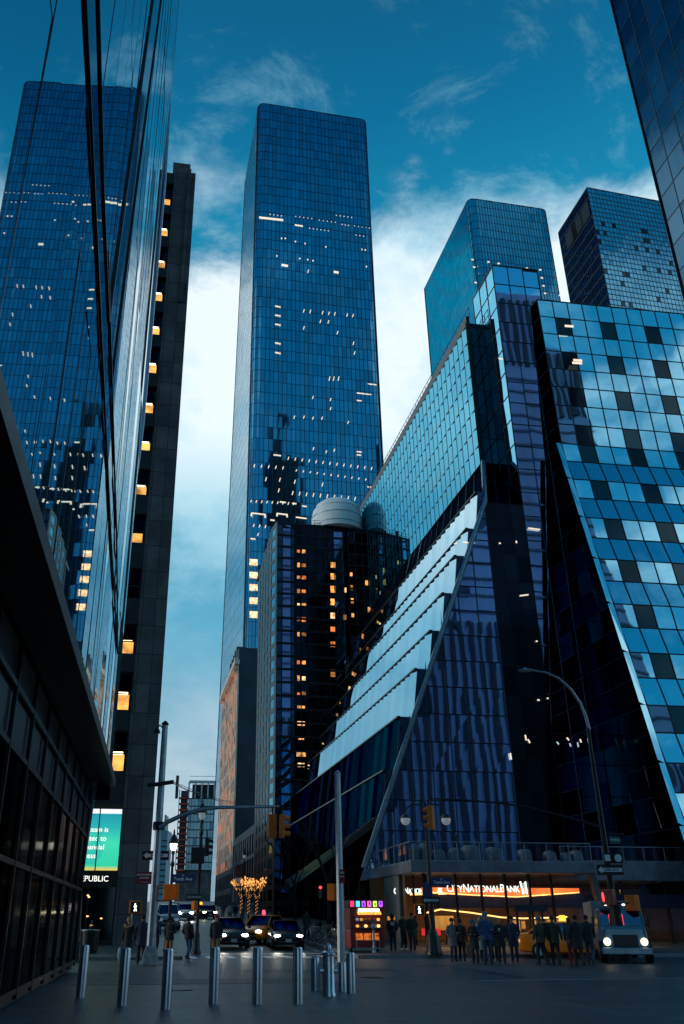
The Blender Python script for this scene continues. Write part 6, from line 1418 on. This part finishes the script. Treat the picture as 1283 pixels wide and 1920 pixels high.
for s_ in (-1, 1):
    m = MB(); m.blob((s_ * .74, -1.22, .80), (.15, .06, .15), 12, 8); m.build('headlight', glow('truck_headlight', (1, .85, .55), 2.2), tr, True, world=False)
    m = MB(); m.box((s_ * 1.15, -.35, 1.55), (.10, .16, .42)); m.bar((s_ * .95, -.3, 1.4), (s_ * 1.15, -.35, 1.5), .04); m.build('mirror', M['black'], tr, world=False, bevel=.02)
    for y in (-.55, 5.2): wheel(tr, s_ * .92, y, .42, .28)
for k in range(5):
    m = MB(); m.blob((-.5 + .25 * k, .0, 2.22), (.06, .05, .04), 8, 5); m.build('marker_lamp', M['bulb'], tr, world=False)

# ------------------------------------------------------------------ food cart, bicycles, posts
fc0 = gp(690, 1786); fc = thing('food_cart', 'red street food cart with glowing coloured sign panels and lit counter', 'food cart', tuple(fc0), R(8)); Wc = 1.75
m = MB(); m.box((0, .9, .62), (Wc, 1.8, .85)); m.build('counter_body', pm('cart_red', (.25, .02, .02), .4, var=.4, scale=3), fc, world=False, bevel=.04)
m = MB(); m.box((0, .95, 1.55), (Wc * .96, 1.7, 1.0)); m.build('cabin', pm('cart_dark_red', (.12, .012, .015), .4, var=.5, scale=2), fc, world=False, bevel=.03)
m = MB(); m.box((0, .9, 2.22), (Wc + .1, 1.9, .36)); rf_ = m.build('roof_sign', pm('sign_box', (.04, .01, .04), .5), fc, world=False, bevel=.03)
for k, c in enumerate(((1, .04, .12), (.05, .65, 1), (.45, .06, 1), (1, .1, .5), (.5, 1, .08), (.5, .08, 1))):
    x = -Wc / 2 + .12 + k * .30; m = MB(); m.box((x, -.07, 2.22), (.20, .03, .27)); pn = m.build('sign_panel', glow('panel_colour', c, 1.6), rf_, world=False, bevel=.02)
    if k in (2, 3, 4, 5): m = MB(); m.box((x, -.09, 2.22 + (.03 if k % 2 else -.02)), (.06, .02, .14)); m.build('glyph', M['black'], pn, world=False)
m = MB(); m.box((.12, -.0, 1.93), (Wc * .62, .10, .12)); m.build('lamp_strip', glow('cart_lamp', (1, .85, .55), 4.5), fc, world=False)
m = MB(); m.quad((-.5, -.02, 1.86), (.75, -.02, 1.86), (.75, -.16, 1.72), (-.5, -.16, 1.72)); m.build('valance', glow('valance', (1, .45, .06), 1.2, .8, 8), fc, world=False)
for z in (1.12, 1.42):
    m = MB(); m.box((.1, -.0, z), (Wc * .75, .30, .03)); m.build('shelf', M['galv'], fc, world=False)
    for k in range(6): m = MB(); m.blob((-.5 + .22 * k, -.02, z + .08), (.09, .09, .07), 8, 6); m.build('food_tray', rnd.choice((M['amber'], M['globe'], CL['orange'], CL['red'], M['lamp_o'])), fc, world=False)  # some trays glow themselves, standing in for counter light on the food
for k in range(3): m = MB(); m.box((-.42 + .42 * k, -.02, .72), (.36, .03, .30)); m.build('menu_panel', glow('menu_panel', (1, .25, .04), .5, .8, 6), fc, world=False)
m = MB(); m.bar((-.6, -.12, .2), (.6, -.12, .2), .04); m.bar((-.6, -.12, .2), (-.6, -.12, .55), .04); m.bar((.6, -.12, .2), (.6, -.12, .55), .04); m.bar((-.6, -.12, .55), (.6, -.12, .55), .04); m.build('push_rail', M['silver'], fc, world=False)
for s_ in (-1, 1): wheel(fc, s_ * .7, .9, .22, .10)
pb = thing('meter_post', 'pale blue meter post standing in front of the food cart', 'post', tuple(gp(702, 1786)))
m = MB(); m.lathe([(.13, 0), (.09, .12), (.07, .3), (.065, 1.05)], (0, 0, 0), 10); m.build('post', M['galv'], pb, True, world=False); m = MB(); m.blob((0, 0, 1.18), (.12, .09, .2), 10, 8); m.build('meter_head', M['galv'], pb, True, world=False)
def bicycle(loc, rz, label, mat):
    B_ = thing('bicycle', label, 'bicycle', tuple(loc), rz, 'parked bicycles'); r = .33
    for y in (-.52, .52):
        m = MB(); m.tube([Vector((0, y + r * math.cos(t), r + .02 + r * math.sin(t))) for t in [2 * math.pi * i / 20 for i in range(21)]], .022, 5, cap=False)
        for i in range(8): t = 2 * math.pi * i / 8; m.bar(Vector((0, y, r + .02)), Vector((0, y + r * math.cos(t), r + .02 + r * math.sin(t))), .006)
        m.build('wheel', M['rubber'], B_, world=False)
    m = MB(); P_ = [Vector(p) for p in ((0, .52, .35), (0, .05, .30), (0, .18, .85), (0, -.36, .88), (0, -.52, .35))]
    for a, b in ((0, 1), (1, 2), (2, 0), (2, 3), (1, 3), (3, 4)): m.tube([P_[a], P_[b]], .018, 6)
    m.build('frame', mat, B_, world=False)
    m = MB(); m.tube([(-.28, -.30, 1.0), (-.1, -.38, 1.0), (.1, -.38, 1.0), (.28, -.30, 1.0)], .014, 6); m.tube([(0, -.36, .88), (0, -.38, 1.0)], .016, 6); m.build('handlebar', M['silver'], B_, world=False)
    m = MB(); m.blob((0, .2, .93), (.07, .14, .04), 8, 6); m.build('saddle', M['black'], B_, world=False)
    m = MB(); m.box((0, -.50, 1.0), (.34, .26, .22)); m.build('basket', M['steel_dark'], B_, world=False); return B_
for px, py, rz, lab, mt in ((600, 1776, 65, 'dark delivery bicycle leaning left of the plain steel post', 'steel_dark'), (612, 1771, 80, 'silver bicycle parked behind the dark delivery bicycle', 'silver'), (586, 1768, 50, 'bicycle with blue frame parked nearest the dark sedan', 'p_blue')): bicycle(gp(px, py), R(rz), lab, M[mt])
dp = MB(); dp.lathe([(.12, 0), (.12, .03), (.04, .05), (.04, 1.0), (.02, 1.03)], (0, 0, 0), 8); first = None
for k in range(9):
    p = UW(62 + 7.5 * k, CURB_R - .95); p.z = gz(p.x, p.y) + .01
    lb = 'white plastic delineator post in the row along the right kerb'
    if first is None: first = tag(dp.build('delineator_post', CL['white'], None, True), lb, 'post', 'white delineator posts along the kerb'); first.location = p
    else: c = first.copy(); COL.objects.link(c); c.location = p
bn = thing('litter_bin', 'black rimmed bin with pale lid edge outside the lit storefront', 'bin', tuple(gp(167, 1786)))
m = MB(); m.lathe([(.36, 0), (.42, .05), (.46, .95)], (0, 0, 0), 14); m.build('body', M['black'], bn, True, world=False); m = MB(); m.lathe([(.47, .95), (.50, .98), (.50, 1.02), (.3, 1.03)], (0, 0, 0), 14); m.build('rim', M['galv'], bn, True, world=False)
m = MB(); m.bar((-.05, 0, 1.0), (.02, 0, 1.45), .16, .04); m.build('notice', M['galv'], bn, world=False)
fsg = thing('far_signal', 'small far traffic signal showing red above the parked bicycles', 'traffic signal', tuple(gp(601, 1752)))
octpole(fsg, 'post', zrow(1664, fsg.location.y) - fsg.location.z, .06, .05, M['steel_dark']); signal_head(fsg, rel(fsg, at(601, 1672, fsg.location.y - .25)), (0, -1, 0), M['black'], .9, .3, (0, M['red_glow']))
